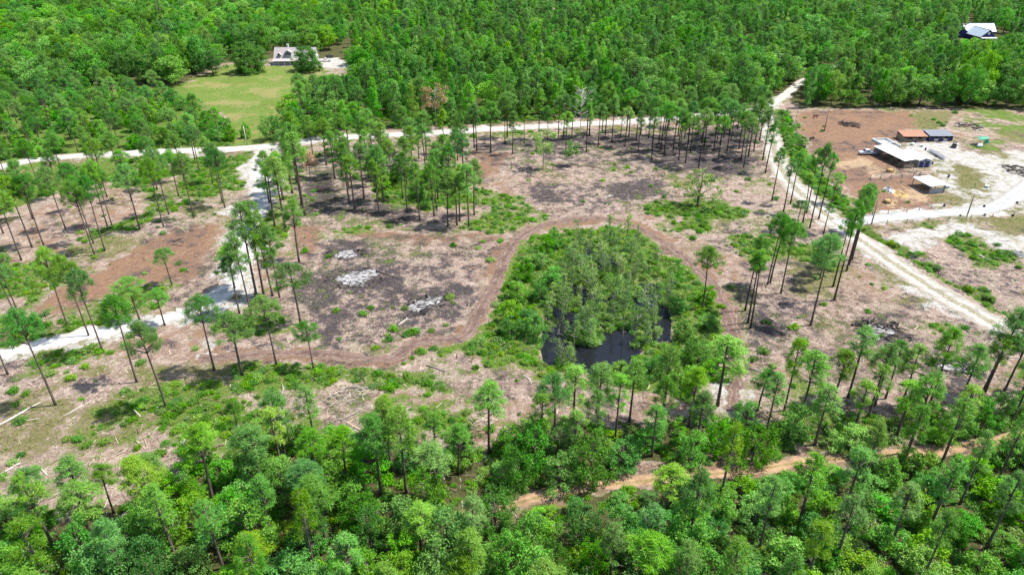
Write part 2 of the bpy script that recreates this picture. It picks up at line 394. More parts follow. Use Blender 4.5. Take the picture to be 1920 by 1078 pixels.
M['drive'] = road_mat("grey_driveway", (0.345, 0.355, 0.355), (0.27, 0.275, 0.27), (0.43, 0.435, 0.43), 0.2)
M['white'] = road_mat("white_sand_track", (0.460, 0.451, 0.432), (0.304, 0.290, 0.267), (0.506, 0.501, 0.483), 0.2)
M['loop'] = road_mat("muddy_track", (0.150, 0.098, 0.078), (0.085, 0.056, 0.046), (0.235, 0.195, 0.175), 0.1)
M['trail'] = road_mat("orange_trail", (0.331, 0.216, 0.133), (0.221, 0.138, 0.078), (0.386, 0.267, 0.170), 0.25, (0.166, 0.156, 0.055))

def leaf_mat(name, c1, c2, c3, trans=0.34, hue_var=0.35, gloss=0.25):
    """leaf: colour varies leaf by leaf and tree by tree"""
    t = NT(name)
    rnd = t.n("Attribute", attribute_name="rnd").outputs["Fac"]
    ob = t.n("ObjectInfo").outputs["Random"]
    f = t.math('ADD', t.math('MULTIPLY', rnd, 1 - hue_var), t.math('MULTIPLY', ob, hue_var))
    c = t.ramp(f, [(0.1, c1), (0.5, c2), (0.9, c3)])
    hs = t.n("HueSaturation")
    t.put(hs.inputs["Hue"], t.math('MULTIPLY_ADD', t.math('FRACT', t.math('MULTIPLY', ob, 17.3)), 0.042, 0.474))
    t.put(hs.inputs["Saturation"], t.math('MULTIPLY_ADD', t.math('FRACT', t.math('MULTIPLY', ob, 41.7)), 0.24, 0.86))
    t.put(hs.inputs["Value"], t.math('MULTIPLY_ADD', t.math('FRACT', t.math('MULTIPLY', ob, 73.1)), 0.56, 0.80))
    t.put(hs.inputs["Color"], c); c = hs.outputs[0]
    b = t.n("BsdfPrincipled"); t.put(b.inputs["Base Color"], c); b.inputs["Roughness"].default_value = 0.5
    b.inputs["Specular IOR Level"].default_value = gloss
    tr = t.n("BsdfTranslucent"); t.put(tr.inputs[0], t.mix(0.5, c, (0.13, 0.38, 0.015)))
    mx = t.n("MixShader"); mx.inputs[0].default_value = trans
    t.t.links.new(b.outputs[0], mx.inputs[1]); t.t.links.new(tr.outputs[0], mx.inputs[2]); t.t.links.new(mx.outputs[0], t.out.inputs[0])
    return t.m
M['pine'] = leaf_mat("pine_needles", (0.050, 0.165, 0.020), (0.092, 0.270, 0.030), (0.180, 0.390, 0.046), 0.33, 0.5)
M['pine2'] = leaf_mat("yellow_green_needles", (0.070, 0.185, 0.016), (0.130, 0.305, 0.026), (0.230, 0.425, 0.042), 0.35, 0.5)
M['oak'] = leaf_mat("broad_leaves", (0.036, 0.135, 0.016), (0.076, 0.245, 0.024), (0.160, 0.385, 0.042), 0.36, 0.6)
M['bright'] = leaf_mat("fresh_leaves", (0.048, 0.205, 0.014), (0.105, 0.335, 0.022), (0.225, 0.470, 0.036), 0.40, 0.6)
M['pond'] = leaf_mat("pale_wetland_leaves", (0.080, 0.165, 0.034), (0.145, 0.265, 0.055), (0.25, 0.38, 0.10), 0.32, 0.5)
M['shrub'] = leaf_mat("shrub_leaves", (0.045, 0.150, 0.008), (0.092, 0.255, 0.012), (0.205, 0.370, 0.028), 0.36, 0.6)
M['grass'] = leaf_mat("grass_blades", (0.065, 0.150, 0.014), (0.130, 0.220, 0.030), (0.26, 0.26, 0.080), 0.30, 0.5)
M['dry'] = leaf_mat("brown_dead_leaves", (0.20, 0.11, 0.055), (0.30, 0.18, 0.09), (0.40, 0.27, 0.15), 0.2)
def bark(name, c1, c2):
    t = NT(name)
    n = t.noise(1.6, 5, 0.7, t.stretch((1, 1, 0.25)))
    return t.bsdf(t.ramp(n, [(0.3, c1), (0.7, c2)]), 0.9, 0, t.noise(5, 4, 0.7, t.stretch((1, 1, 0.2))), 0.6, 0.05, 0.15)
M['bark'] = bark("pine_bark", (0.065, 0.05, 0.042), (0.165, 0.13, 0.11))
M['scorched'] = bark("scorched_bark", (0.028, 0.023, 0.021), (0.09, 0.068, 0.056))
M['greybark'] = bark("grey_bark", (0.16, 0.145, 0.12), (0.34, 0.31, 0.27))
M['bleached'] = bark("bleached_dead_wood", (0.36, 0.33, 0.29), (0.58, 0.54, 0.48))
M['charred'] = bark("charred_wood", (0.012, 0.011, 0.012), (0.07, 0.062, 0.06))
t = NT("stick_wood")
rnd = t.n("Attribute", attribute_name="rnd").outputs["Fac"]
M['sticks'] = t.bsdf(t.ramp(rnd, [(0.0, (0.055, 0.042, 0.035)), (0.35, (0.17, 0.12, 0.09)), (0.65, (0.36, 0.27, 0.20)), (1.0, (0.60, 0.53, 0.44))]), 0.9)
t = NT("ash")
M['ash'] = t.bsdf(t.ramp(t.noise(1.5, 6, 0.75, t.stretch((0.6, 1.5, 1), 0.3), 0.8), [(0.41, (0.035, 0.033, 0.036)), (0.47, (0.12, 0.116, 0.12)), (0.53, (0.34, 0.325, 0.325)), (0.66, (0.52, 0.515, 0.505))]), 0.95, 0, t.noise(4, 5, 0.7), 0.8, 0.25)
t = NT("dark_water")
M['water'] = t.bsdf((0.010, 0.011, 0.014), 0.06, 0, t.noise(0.9, 2), 0.02, 0.05, 0.22)
def sheet_metal(name, col, pitch=0.30, rust=0.0, rough=0.45):
    t = NT(name)
    n = t.noise(0.8, 5, 0.7)
    c = t.ramp(n, [(0.3, tuple(v * 0.86 for v in col)), (0.7, col)])
    if rust: c = t.mix(t.range(t.noise(0.5, 6, 0.75), 0.5, 0.66, 0, rust), c, (0.22, 0.10, 0.05))
    return t.bsdf(c, rough, 0.0, None, spec=0.4)
M['roof_white'] = sheet_metal("white_metal_roof", (0.62, 0.63, 0.65))
M['roof_grey'] = sheet_metal("grey_metal_roof", (0.19, 0.20, 0.23))
M['roof_rust'] = sheet_metal("rust_orange_roof", (0.33, 0.165, 0.10), rust=0.3, rough=0.7)
M['shingle'] = sheet_metal("pale_shingle_roof", (0.36, 0.32, 0.315), rough=0.85)
M['roof_pale'] = sheet_metal("pale_roof_sky_tint", (0.42, 0.50, 0.55))  # white metal roof with its teal skylit cast put into the colour; bins reuse it
M['navy'] = plain("navy_siding", (0.035, 0.038, 0.12), 0.7)
M['wallgrey'] = plain("grey_siding", (0.33, 0.33, 0.34), 0.8)
M['wallpale'] = plain("pale_siding", (0.60, 0.58, 0.54), 0.8)
M['wallbrown'] = plain("weathered_boards", (0.25, 0.19, 0.14), 0.9, var=0.3)
M['trim'] = plain("white_trim", (0.76, 0.76, 0.74), 0.6, var=0.05)
M['glass'] = plain("window_glass", (0.03, 0.04, 0.055), 0.08, spec=0.6)
M['dark'] = plain("dark_interior", (0.025, 0.025, 0.032), 0.9)
M['concrete'] = plain("concrete", (0.40, 0.39, 0.38), 0.9)
M['wood'] = plain("post_wood", (0.17, 0.13, 0.10), 0.9, var=0.3)
M['palewood'] = plain("pale_lumber", (0.50, 0.41, 0.29), 0.85, var=0.2)
M['steel'] = plain("galvanised_steel", (0.42, 0.43, 0.45), 0.5, 0.5)
M['silver'] = plain("silver_car_paint", (0.56, 0.58, 0.61), 0.28, 0.25, 0.04, spec=0.6)
M['whitepaint'] = plain("white_car_paint", (0.74, 0.74, 0.74), 0.28, 0, 0.03, spec=0.6)
M['darkpaint'] = plain("dark_car_paint", (0.022, 0.024, 0.03), 0.28, 0, 0.05, spec=0.6)
M['redpaint'] = plain("red_paint", (0.36, 0.07, 0.05), 0.5, 0, 0.15)
M['tyre'] = plain("tyre_rubber", (0.018, 0.018, 0.018), 0.9)
M['tarp'] = plain("green_tarp", (0.03, 0.25, 0.155), 0.6, var=0.2)
M['hay'] = plain("hay", (0.36, 0.25, 0.11), 0.95, var=0.35, scale=5)
M['rustring'] = plain("rusty_ring", (0.16, 0.09, 0.06), 0.85)
M['blackhide'] = plain("black_hide", (0.016, 0.014, 0.013), 0.7)
M['brownhide'] = plain("brown_hide", (0.13, 0.055, 0.03), 0.75)
M['rock'] = plain("pale_rubble", (0.55, 0.53, 0.50), 0.95, var=0.3, scale=2.5)

# ------------------------------------------------------------------ mesh builders
class MB:
    """collects boxes, tubes and polygons into one mesh"""
    def __init__(self): self.v, self.f, self.mi, self.r = [], [], [], []
    def add(self, verts, faces, mi=0, r=0.5):
        o = len(self.v); self.v += [tuple(p) for p in verts]
        for f in faces: self.f.append(tuple(i + o for i in f)); self.mi.append(mi); self.r.append(r)
    def box(self, c, s, rot=0.0, mi=0, tilt=None):
        hx, hy, hz = s[0] / 2, s[1] / 2, s[2] / 2
        R = Matrix.Rotation(rot, 3, 'Z')
        if tilt is not None: R = R @ tilt
        vs_ = [R @ Vector((a * hx, b * hy, d * hz)) + Vector(c) for a in (-1, 1) for b in (-1, 1) for d in (-1, 1)]
        self.add(vs_, [(0, 1, 3, 2), (4, 6, 7, 5), (0, 4, 5, 1), (2, 3, 7, 6), (0, 2, 6, 4), (1, 5, 7, 3)], mi)
        return self
    def tube(self, pts, rad, n=6, mi=0, r=0.5, cap=True):
        pts = [Vector(p) for p in pts]
        if not isinstance(rad, (list, tuple)): rad = [rad] * len(pts)
        base = len(self.v)
        vs_ = []
        for i, p in enumerate(pts):
            d = (pts[min(i + 1, len(pts) - 1)] - pts[max(i - 1, 0)]).normalized()
            a = d.cross(Vector((0, 0, 1))) if abs(d.z) < 0.9 else d.cross(Vector((1, 0, 0)))
            a.normalize(); b = d.cross(a)
            for k in range(n):
                an = 2 * math.pi * k / n
                vs_.append(p + (a * math.cos(an) + b * math.sin(an)) * rad[i])
        fs = []
        for i in range(len(pts) - 1):
            for k in range(n):
                fs.append((i * n + k, i * n + (k + 1) % n, (i + 1) * n + (k + 1) % n, (i + 1) * n + k))
        if cap:
            fs.append(tuple(range(n - 1, -1, -1))); fs.append(tuple((len(pts) - 1) * n + k for k in range(n)))
        self.add(vs_, fs, mi, r)
        return self
    def poly(self, pts, mi=0, r=0.5):
        self.add(pts, [tuple(range(len(pts)))], mi, r); return self
    def slab(self, pts, th, mi=0):
        """a polygon given thickness downward"""
        n = len(pts); P_ = [Vector(p) for p in pts]
        Q = [p - Vector((0, 0, th)) for p in P_]
        fs = [tuple(range(n)), tuple(range(2 * n - 1, n - 1, -1))]
        for i in range(n): fs.append((i, i + n, (i + 1) % n + n, (i + 1) % n))
        self.add(P_ + Q, fs, mi); return self
    def mesh(self, name, mats, smooth=False):
        me = bpy.data.meshes.new(name)
        me.from_pydata(self.v, [], self.f)
        for m in (mats if isinstance(mats, (list, tuple)) else [mats]): me.materials.append(m)
        if any(self.mi): me.polygons.foreach_set("material_index", np.array(self.mi, np.int32))
        at = me.attributes.new("rnd", 'FLOAT', 'FACE'); at.data.foreach_set("value", np.array(self.r, np.float32))
        if smooth: me.polygons.foreach_set("use_smooth", np.ones(len(self.f), bool))
        me.update()
        return me
def link(name, me, parent=None, loc=None, rot=None, scale=None):
    o = bpy.data.objects.new(name, me); C.objects.link(o)
    if parent is not None: o.parent = parent
    if loc is not None: o.location = loc
    if rot is not None: o.rotation_euler = rot
    if scale is not None: o.scale = scale
    return o
def tag(o, label=None, cat=None, group=None, kind=None):
    if label: o["label"] = label
    if cat: o["category"] = cat
    if group: o["group"] = group
    if kind: o["kind"] = kind
    return o
def empty(name, loc=(0, 0, 0), rz=0.0):
    o = bpy.data.objects.new(name, None); C.objects.link(o)
    o.location = loc; o.rotation_euler = (0, 0, rz); o.empty_display_size = 0.5
    return o
def obj(name, mb, mats, parent=None, smooth=False, **kw):
    return link(name, mb.mesh(name, mats, smooth), parent, **kw)
def ordinal(n):
    return str(n) + ('th' if 10 <= n % 100 <= 20 else {1: 'st', 2: 'nd', 3: 'rd'}.get(n % 10, 'th'))

# ------------------------------------------------------------------ ground sheet, roads, pond
def axis(fine_a, fine_b, step, far, grow=1.25):
    a = list(np.arange(fine_a, fine_b + 1e-6, step))
    d, x, hi = step, a[-1], []
    while x < far: d *= grow; x += d; hi.append(x)
    d, x, lo = step, a[0], []
    while x > -far: d *= grow; x -= d; lo.append(x)
    return np.array(lo[::-1] + a + hi)
gx = axis(-190, 190, 0.75, 7000)
gy = np.concatenate([[-3000, -900, -300, -100, -20, 10, 25], np.arange(36, 180, 0.62), np.arange(180, 280, 0.95), np.arange(280, 420, 2.0),
                     np.arange(420, 900, 8.0), [920, 1000, 1200, 1600, 2400, 4000, 7000, 11000]])
GX, GY = np.meshgrid(gx, gy)
fx, fy = GX.ravel(), GY.ravel()
fz = ground_z(fx, fy)
nx, ny = len(gx), len(gy)
me = bpy.data.meshes.new("ground")
me.vertices.add(nx * ny)
me.vertices.foreach_set("co", np.stack([fx, fy, fz], 1).astype(np.float32).ravel())
ii, jj = np.meshgrid(np.arange(nx - 1), np.arange(ny - 1))
q = (jj * nx + ii).ravel()
quads = np.stack([q, q + 1, q + 1 + nx, q + nx], 1).astype(np.int32)
me.loops.add(quads.size); me.polygons.add(len(quads))
me.loops.foreach_set("vertex_index", quads.ravel())
me.polygons.foreach_set("loop_start", np.arange(0, quads.size, 4, dtype=np.int32))
me.polygons.foreach_set("use_smooth", np.ones(len(quads), bool))
me.update(calc_edges=True)
mk = masks(fx, fy)
for nm, keys in (("mask_a", ('sand', 'red', 'char', 'lawn')), ("mask_b", ('green', 'olive', 'forest', 'tan'))):
    at = me.attributes.new(nm, 'FLOAT_COLOR', 'POINT')
    at.data.foreach_set("color", np.stack([mk[k] if k else np.ones(nx * ny) for k in keys], 1).astype(np.float32).ravel())
me.materials.append(M['ground'])
tag(link("ground", me), "pinkish brown cleared pine land with sand, burnt and grassy patches", "ground", kind="structure")

def ribbon(name, line, half, mat, label, lift, rag=0.7, nw=9, rut=0.05):
    pts = smooth_line([line[0]] + line[1::3] + [line[-1]], 0.7)
    P_ = np.array(pts); d = np.gradient(P_, axis=0); d /= np.linalg.norm(d, axis=1)[:, None] + 1e-9
    nrm = np.stack([-d[:, 1], d[:, 0]], 1)
    L = np.concatenate([[0], np.cumsum(np.linalg.norm(np.diff(P_, axis=0), axis=1))])
    u = np.linspace(-1, 1, nw)
    wl = half + rag * 1.6 * (fbm(L, L * 0 + 3, 4.0, 5) - 0.5) + rag * (vnoise(L, L * 0, 0.9, 8) - 0.5)
    wr = half + rag * 1.6 * (fbm(L, L * 0 + 90, 4.0, 6) - 0.5) + rag * (vnoise(L, L * 0 + 50, 0.9, 9) - 0.5)
    W = np.where(u[None, :] < 0, wl[:, None], wr[:, None])
    X = P_[:, None, 0] + nrm[:, None, 0] * u[None, :] * W
    Y = P_[:, None, 1] + nrm[:, None, 1] * u[None, :] * W
    Z = ground_z(X.ravel(), Y.ravel()).reshape(X.shape) + lift - rut * 0.5 * np.exp(-((np.abs(u)[None, :] - 0.42) / 0.16) ** 2)
    Z[:, 0] -= lift * 0.55; Z[:, -1] -= lift * 0.55
    n = len(pts)
    me = bpy.data.meshes.new(name)
    v = np.stack([X, Y, Z], 2).reshape(-1, 3)
    fs = [(i * nw + k, i * nw + k + 1, (i + 1) * nw + k + 1, (i + 1) * nw + k) for i in range(n - 1) for k in range(nw - 1)]
    me.from_pydata(v.tolist(), [], [f[::-1] for f in fs])
    at = me.attributes.new("across", 'FLOAT', 'POINT'); at.data.foreach_set("value", np.tile(u, n).astype(np.float32))
    me.polygons.foreach_set("use_smooth", np.ones(len(fs), bool))
    me.materials.append(M[mat])
    return tag(link(name, me), label, "road", kind="structure")
ribbon("rear_road", R_REAR, 3.3, 'road', "white sand road crossing behind the burnt clearing", 0.05)
ribbon("lane", R_LANE, 3.4, 'lane', "two-track white sand lane running down to the lower right", 0.07, 1.0)
ribbon("forest_road", R_FAR, 2.3, 'road', "white sand road entering the forest beyond the junction", 0.09)
ribbon("driveway", R_DRIVE, 2.8, 'drive', "pale driveway curving from the lane into the white yard", 0.09)
ribbon("sand_path", R_SAND, 2.5, 'white', "bright white sand track winding through the pines at left", 0.06, 2.6)
ribbon("loop_path", R_LOOP, 1.35, 'loop', "brown rutted track looping around the pond", 0.08, 1.3)
ribbon("forest_path", R_TRAIL, 0.95, 'trail', "orange sandy trail through the nearest woods", 0.06, 0.9)

pc = Vector((sum(p[0] for p in POND) / len(POND), sum(p[1] for p in POND) / len(POND)))
w = MB().poly([(pc.x + (p[0] - pc.x) * 1.10, pc.y + (p[1] - pc.y) * 1.10, -0.62) for p in POND])
tag(obj("pond_water", w, M['water']), "still black pond water between drowned wetland trees", "pond", kind="structure")

# ------------------------------------------------------------------ plant prototypes
def cards(P_, D, Nn, ln, wd, kind, rv):
    """leaf faces: P_ start, D direction, Nn width direction; 'tri' needles or 'quad' leaves (folded rhombus)"""
    n = len(P_)
    if kind == 'tri':
        V = np.stack([P_ - Nn * wd[:, None] * 0.5, P_ + Nn * wd[:, None] * 0.5, P_ + D * ln[:, None]], 1).reshape(-1, 3)
        F = np.arange(n * 3).reshape(-1, 3)
    else:
        mid = P_ + D * ln[:, None] * 0.45
        V = np.stack([P_, mid + Nn * wd[:, None] * 0.5, P_ + D * ln[:, None], mid - Nn * wd[:, None] * 0.5], 1).reshape(-1, 3)
        F = np.arange(n * 4).reshape(-1, 4)
    return V, F, rv
def unit(a): return a / (np.linalg.norm(a, axis=1)[:, None] + 1e-9)
def card_mesh(name, V, F, rv, mats, extra=None):
    """extra: an MB with the woody part, given material slot 1"""
    me = bpy.data.meshes.new(name)
    verts = V.tolist(); faces = F.tolist(); r = list(rv); mi = [0] * len(faces)
    if extra is not None:
        o = len(verts); verts += [tuple(p) for p in extra.v]
        faces += [tuple(i + o for i in f) for f in extra.f]; r += extra.r; mi += [1] * len(extra.f)
    me.from_pydata(verts, [], faces)
    for m in mats: me.materials.append(m)
    me.polygons.foreach_set("material_index", np.array(mi, np.int32))
    at = me.attributes.new("rnd", 'FLOAT', 'FACE'); at.data.foreach_set("value", np.clip(np.array(r), 0, 1).astype(np.float32))
    me.update()
    return me
def clump_leaves(rng, cen, rad, per, kind, ln, wd, up=0.5, droop=0.0):
    """leaf faces spread through clumps: cen (n,3), rad (n,)"""
    n = len(cen)
    idx = np.repeat(np.arange(n), per)
    d = unit(rng.normal(size=(len(idx), 3)))
    rr = rng.random(len(idx)) ** 0.45
    P_ = cen[idx] + d * (rad[idx] * rr)[:, None] * np.array([1, 1, 0.75])
    nrm = unit(d * 0.6 + rng.normal(size=d.shape) * 0.55 + np.array([0, 0, up]))     # leaves turn their faces up and outward
    D = unit(np.cross(nrm, rng.normal(size=d.shape)) + d * 0.25)
    Nn = unit(np.cross(nrm, D))
    l = ln * (0.7 + 0.6 * rng.random(len(idx))); w_ = wd * (0.7 + 0.6 * rng.random(len(idx)))
    base = rng.random(n)
    rv = 0.55 * base[idx] + 0.45 * rng.random(len(idx))
    return cards(P_, D, Nn, l, w_, kind, rv)

def pine_proto(seed, style):
    rng = np.random.default_rng(seed)
    Hh = 18.0
    if style == 'umbrella': c0, R, nb, per, cr = 0.70, 3.9, 58, 92, 0.74
    elif style == 'oval': c0, R, nb, per, cr = 0.56, 2.8, 54, 80, 0.68
    elif style == 'small': c0, R, nb, per, cr = 0.77, 2.2, 32, 88, 0.62
    elif style == 'wispy': c0, R, nb, per, cr = 0.50, 2.1, 42, 62, 0.58
    else: c0, R, nb, per, cr = 0.60, 2.9, 40, 100, 0.70      # thin crown
    lean = rng.normal(size=2) * 0.35
    def axisp(h): return np.array([lean[0] * (h / Hh) ** 1.6, lean[1] * (h / Hh) ** 1.6, h])
    wood = MB()
    hs = np.linspace(-0.5, Hh * 0.97, 9)
    wood.tube([axisp(max(h, 0)) * np.array([1, 1, 0]) + np.array([0, 0, h]) for h in hs], [0.25 * (1 - 0.72 * max(h, 0) / Hh) + (0.07 if h < 0.5 else 0) for h in hs], 7)
    cen, rad = [], []
    side = rng.random(4) * 6.28
    for i in range(nb):
        tt = rng.random() ** 0.75
        prof = (1 - tt ** 2.3) ** 0.6 * (0.72 + 0.28 * min(1, tt / 0.3))
        az = rng.random() * 2 * math.pi
        lop = 1 + 0.16 * math.cos(az - side[0]) + 0.12 * math.cos(2 * az - side[1]) + 0.10 * math.cos(3 * az - side[2] + 4 * tt)
        r = R * prof * lop * (0.35 + 0.65 * rng.random() ** 0.5)
        h = Hh * (c0 + (1 - c0) * tt) - 0.6
        p = axisp(h) + np.array([r * math.cos(az), r * math.sin(az), 0.25 * rng.normal()])
        cen.append(p); rad.append(cr * (0.75 + 0.55 * rng.random()))
        if i % 2 == 0 or r > R * 0.75:
            b0 = axisp(max(h - 0.35 * r - 0.3, Hh * c0 * 0.92))
            mid = (b0 + p) / 2 + np.array([0, 0, 0.12 * r])
            wood.tube([b0, mid, p], [0.085, 0.055, 0.025], 4, cap=False)
    for k in range(5):      # dead stubs under the crown
        h = Hh * (c0 - 0.04 - 0.16 * rng.random()); az = rng.random() * 6.28; L = 0.6 + 1.0 * rng.random()
        wood.tube([axisp(h), axisp(h) + np.array([L * math.cos(az), L * math.sin(az), 0.2])], [0.05, 0.02], 3, cap=False)
    cen, rad = np.array(cen), np.array(rad)
    # tufts of needles
    V, F, rv = clump_leaves(rng, cen, rad, per, 'tri', 0.52, 0.092, 0.55)
    return wood, (V, F, rv)

def oak_proto(seed, Hh, R, c0, nb, per, leaf=0.42, flat=0.9, trunk_r=0.24, narrow=False, clump=1.0):
    rng = np.random.default_rng(seed)
    wood = MB()
    top = Hh * 0.82
    hs = np.linspace(-0.4, top, 6)
    bend = rng.normal(size=2) * 0.5
    ax = lambda h: np.array([bend[0] * (max(h, 0) / Hh) ** 1.5, bend[1] * (max(h, 0) / Hh) ** 1.5, h])
    wood.tube([ax(h) for h in hs], [trunk_r * (1 - 0.8 * max(h, 0) / Hh) for h in hs], 6)
    ch = Hh * (1 - c0)
    cen, rad = [], []
    ph = rng.random(6) * 6.28
    for i in range(nb):
        u_ = rng.random() * 2 - 1; az = rng.random() * 2 * math.pi
        tt = (u_ + 1) / 2
        if narrow: prof = (1 - tt ** 1.8) ** 0.7 * (0.45 + 0.55 * min(1, tt / 0.35))
        else: prof = math.sqrt(max(0, 1 - (2 * tt - 0.85) ** 2 / 1.4)) if tt < 0.97 else 0.25
        lump = 1 + 0.26 * math.cos(2 * az + ph[0] + 3 * tt) + 0.20 * math.cos(3 * az + ph[1] - 4 * tt) + 0.14 * math.cos(5 * az + ph[2]) + (0.35 if rng.random() < 0.08 else 0)
        r = R * prof * lump * (0.25 + 0.75 * rng.random() ** 0.4)
        h = Hh * c0 + ch * tt * (1 + 0.06 * math.cos(3 * az + ph[3])) - 0.5
        p = ax(h) * np.array([1, 1, 0]) + np.array([r * math.cos(az), r * math.sin(az), h])
        cen.append(p); rad.append(clump * (0.65 + 0.7 * rng.random()))
        if i % 3 == 0:
            b0 = ax(max(h - 0.8 * r - 0.5, Hh * c0 * 0.7)); b0[2] = min(b0[2], top)
            wood.tube([b0, (b0 + p) / 2 + np.array([0, 0, 0.1 * r]), p], [0.09, 0.06, 0.02], 4, cap=False)
    V, F, rv = clump_leaves(rng, np.array(cen), np.array(rad), per, 'quad', leaf, leaf * 0.62, 0.35)
    return wood, (V, F, rv)

PROTO = {}
def reg(key, wood, cr, leafm, barkm):
    PROTO.setdefault(key, []).append(dict(
        trunk=wood.mesh(key + "_trunk", M[barkm], True),
        crown=card_mesh(key + "_crown", *cr, [M[leafm]]),
        full=card_mesh(key + "_tree", *cr, [M[leafm], M[barkm]], wood)))
for s in range(4): reg('umbrella', *pine_proto(100 + s, 'umbrella'), 'pine', 'bark')
for s in range(3): reg('scorched', *pine_proto(150 + s, 'thin' if s < 2 else 'umbrella'), 'pine', 'scorched')
for s in range(4): reg('oval', *pine_proto(200 + s, 'oval'), 'pine2' if s % 2 else 'pine', 'bark')
for s in range(3): reg('small', *pine_proto(230 + s, 'small'), 'pine', 'scorched')
for s in range(4): reg('wispy', *pine_proto(250 + s, 'wispy'), 'pine2' if s % 2 else 'pine', 'bark')
for s in range(5): reg('oak', *oak_proto(300 + s, 14.0, 4.6, 0.22, 60, 62, 0.55, clump=1.25), 'oak', 'bark')
for s in range(1): reg('pale', *oak_proto(360, 10.0, 4.0, 0.28, 44, 44, 0.40, trunk_r=0.25, clump=0.85), 'pond', 'bark')
for s in range(2): reg('bigoak', *oak_proto(350 + s, 15.0, 8.0, 0.06, 170, 80, 0.62, trunk_r=0.5, clump=1.5), 'oak', 'bark')
for s in range(3): reg('fresh', *oak_proto(330 + s, 13.0, 4.2, 0.2, 56, 62, 0.55, clump=1.2), 'bright', 'bark')
for s in range(4): reg('slender', *oak_proto(400 + s, 15.0, 2.5, 0.14, 60, 48, 0.46, trunk_r=0.17, narrow=True, clump=0.9), 'bright' if s % 2 else 'oak', 'greybark')
for s in range(5): reg('thicket', *oak_proto(500 + s, 8.0, 3.0, 0.06, 62, 74, 0.30, trunk_r=0.14, clump=0.74), 'bright' if s in (1, 3) else 'oak', 'bark')
for s in range(3): reg('young', *oak_proto(540 + s, 5.0, 2.2, 0.03, 46, 70, 0.30, trunk_r=0.09, clump=0.62), 'bright', 'bark')
for s in range(6): reg('wetland', *oak_proto(600 + s, 9.0, 1.0 + 0.25 * (s % 3), 0.20 + 0.07 * (s % 4), 26 + 4 * (s % 3), 30, 0.25, trunk_r=0.11, narrow=s % 2 == 0, clump=0.5 + 0.1 * (s % 3)), 'pond', 'greybark')
def shrub_proto(seed, mat):
    rng = np.random.default_rng(seed)
    n = 15
    az = rng.random(n) * 6.28; r = 0.85 * rng.random(n) ** 0.6
    cen = np.stack([r * np.cos(az), r * np.sin(az), 0.22 + 0.5 * rng.random(n) * (1 - r * 0.6)], 1)
    V, F, rv = clump_leaves(rng, cen, 0.34 + 0.16 * rng.random(n), 34, 'quad', 0.25, 0.13, 0.55)
    wood = MB()
    for c in cen[::2]: wood.tube([(0, 0, -0.1), c], [0.035, 0.012], 3, cap=False)
    reg('shrub_' + mat, wood, (V, F, rv), mat, 'bark')
for s in range(4): shrub_proto(700 + s, 'shrub')
for s in range(2): shrub_proto(720 + s, 'pond')

# ------------------------------------------------------------------ where the trees stand
def scatter(poly_px, spacing, seed, world_pts=None, keep=None):
    poly = world_pts if world_pts is not None else PL(poly_px)
    rng = random.Random(seed)
    x0, x1 = min(p[0] for p in poly), max(p[0] for p in poly)
    y0, y1 = min(p[1] for p in poly), max(p[1] for p in poly)
    g, pts = {}, []
    ntry = int((x1 - x0) * (y1 - y0) / spacing ** 2 * 3.2)
    ntry = min(ntry, 60000)
    cx = np.array([[rng.uniform(x0, x1), rng.uniform(y0, y1)] for _ in range(ntry)])
    if len(cx) == 0: return []
    cx = cx[poly_in(cx[:, 0], cx[:, 1], poly)]
    for x, y in cx:
        k = (int(x // spacing), int(y // spacing))
        ok = True
        for a in (-1, 0, 1):
            for b in (-1, 0, 1):
                for (qx, qy) in g.get((k[0] + a, k[1] + b), ()):
                    if (qx - x) ** 2 + (qy - y) ** 2 < spacing ** 2: ok = False
        if ok:
            g.setdefault(k, []).append((x, y)); pts.append((x, y))
    return pts
ROADS = ((R_REAR, 4.0), (R_LANE, 4.2), (R_FAR, 3.2), (R_DRIVE, 4.0), (R_SAND, 3.0), (R_LOOP, 2.4), (R_TRAIL, 1.2))
def clear_of_roads(pts, slack=0.0, skip=()):
    if not pts: return pts
    a = np.array(pts); ok = np.ones(len(a), bool)
    for i, (line, w_) in enumerate(ROADS):
        if i in skip: continue
        ok &= seg_dist(a[:, 0], a[:, 1], line) > w_ + slack
    return [tuple(p) for p in a[ok]]

TREES = []      # dict(kind, x, y, h, r, zone)
def put(kind, x, y, h, r, zone, explicit=False):
    TREES.append(dict(kind=kind, x=x, y=y, h=h, r=r, zone=zone, e=explicit))
rr = random.Random(5)
# pines read one by one: base pixel, top pixel, crown radius in pixels
def explicit(lst, kind, zone, hdef=(17.5, 20)):
    for e in lst:
        x, y = PX(e[0], e[1])
        if len(e) > 2 and e[3] is not None:
            h = height_for(x, y, e[3])
        else: h = rr.uniform(*hdef)
        depth = y * CT + (CAM_H - h) * ST
        r = e[4] * depth / FPX if len(e) > 4 else rr.uniform(2.6, 3.5)
        put(kind, x, y, min(max(h, 7), 24), r, zone, True)
explicit([(127, 612, 72, 462, 30), (167, 630, 117, 477, 23), (193, 660, 147, 503, 28), (322, 533, 310, 463, 24), (257, 717, 227, 553, 35), (262, 600, 247, 521, 34), (309, 610, 293, 541, 28),
          (402, 694, 377, 553, 35), (312, 765, 281, 600, 40), (454, 704, 441, 587, 45), (519, 686, 508, 554, 36), (588, 692, 568, 605, 28), (105, 761, 45, 577, 40),
          (449, 587, 430, 480, 31), (564, 607, 551, 492, 41), (15, 702, -18, 560, 32), (33, 600, 0, 488, 26), (30, 577, -20, 470, 24)], 'umbrella', 'track')
explicit([(40, 487), (60, 463), (82, 460), (123, 430), (177, 478), (197, 470), (175, 455), (202, 427), (210, 423), (262, 430), (307, 427), (317, 403), (364, 410), (422, 390), (417, 380)], 'umbrella', 'leftrow')
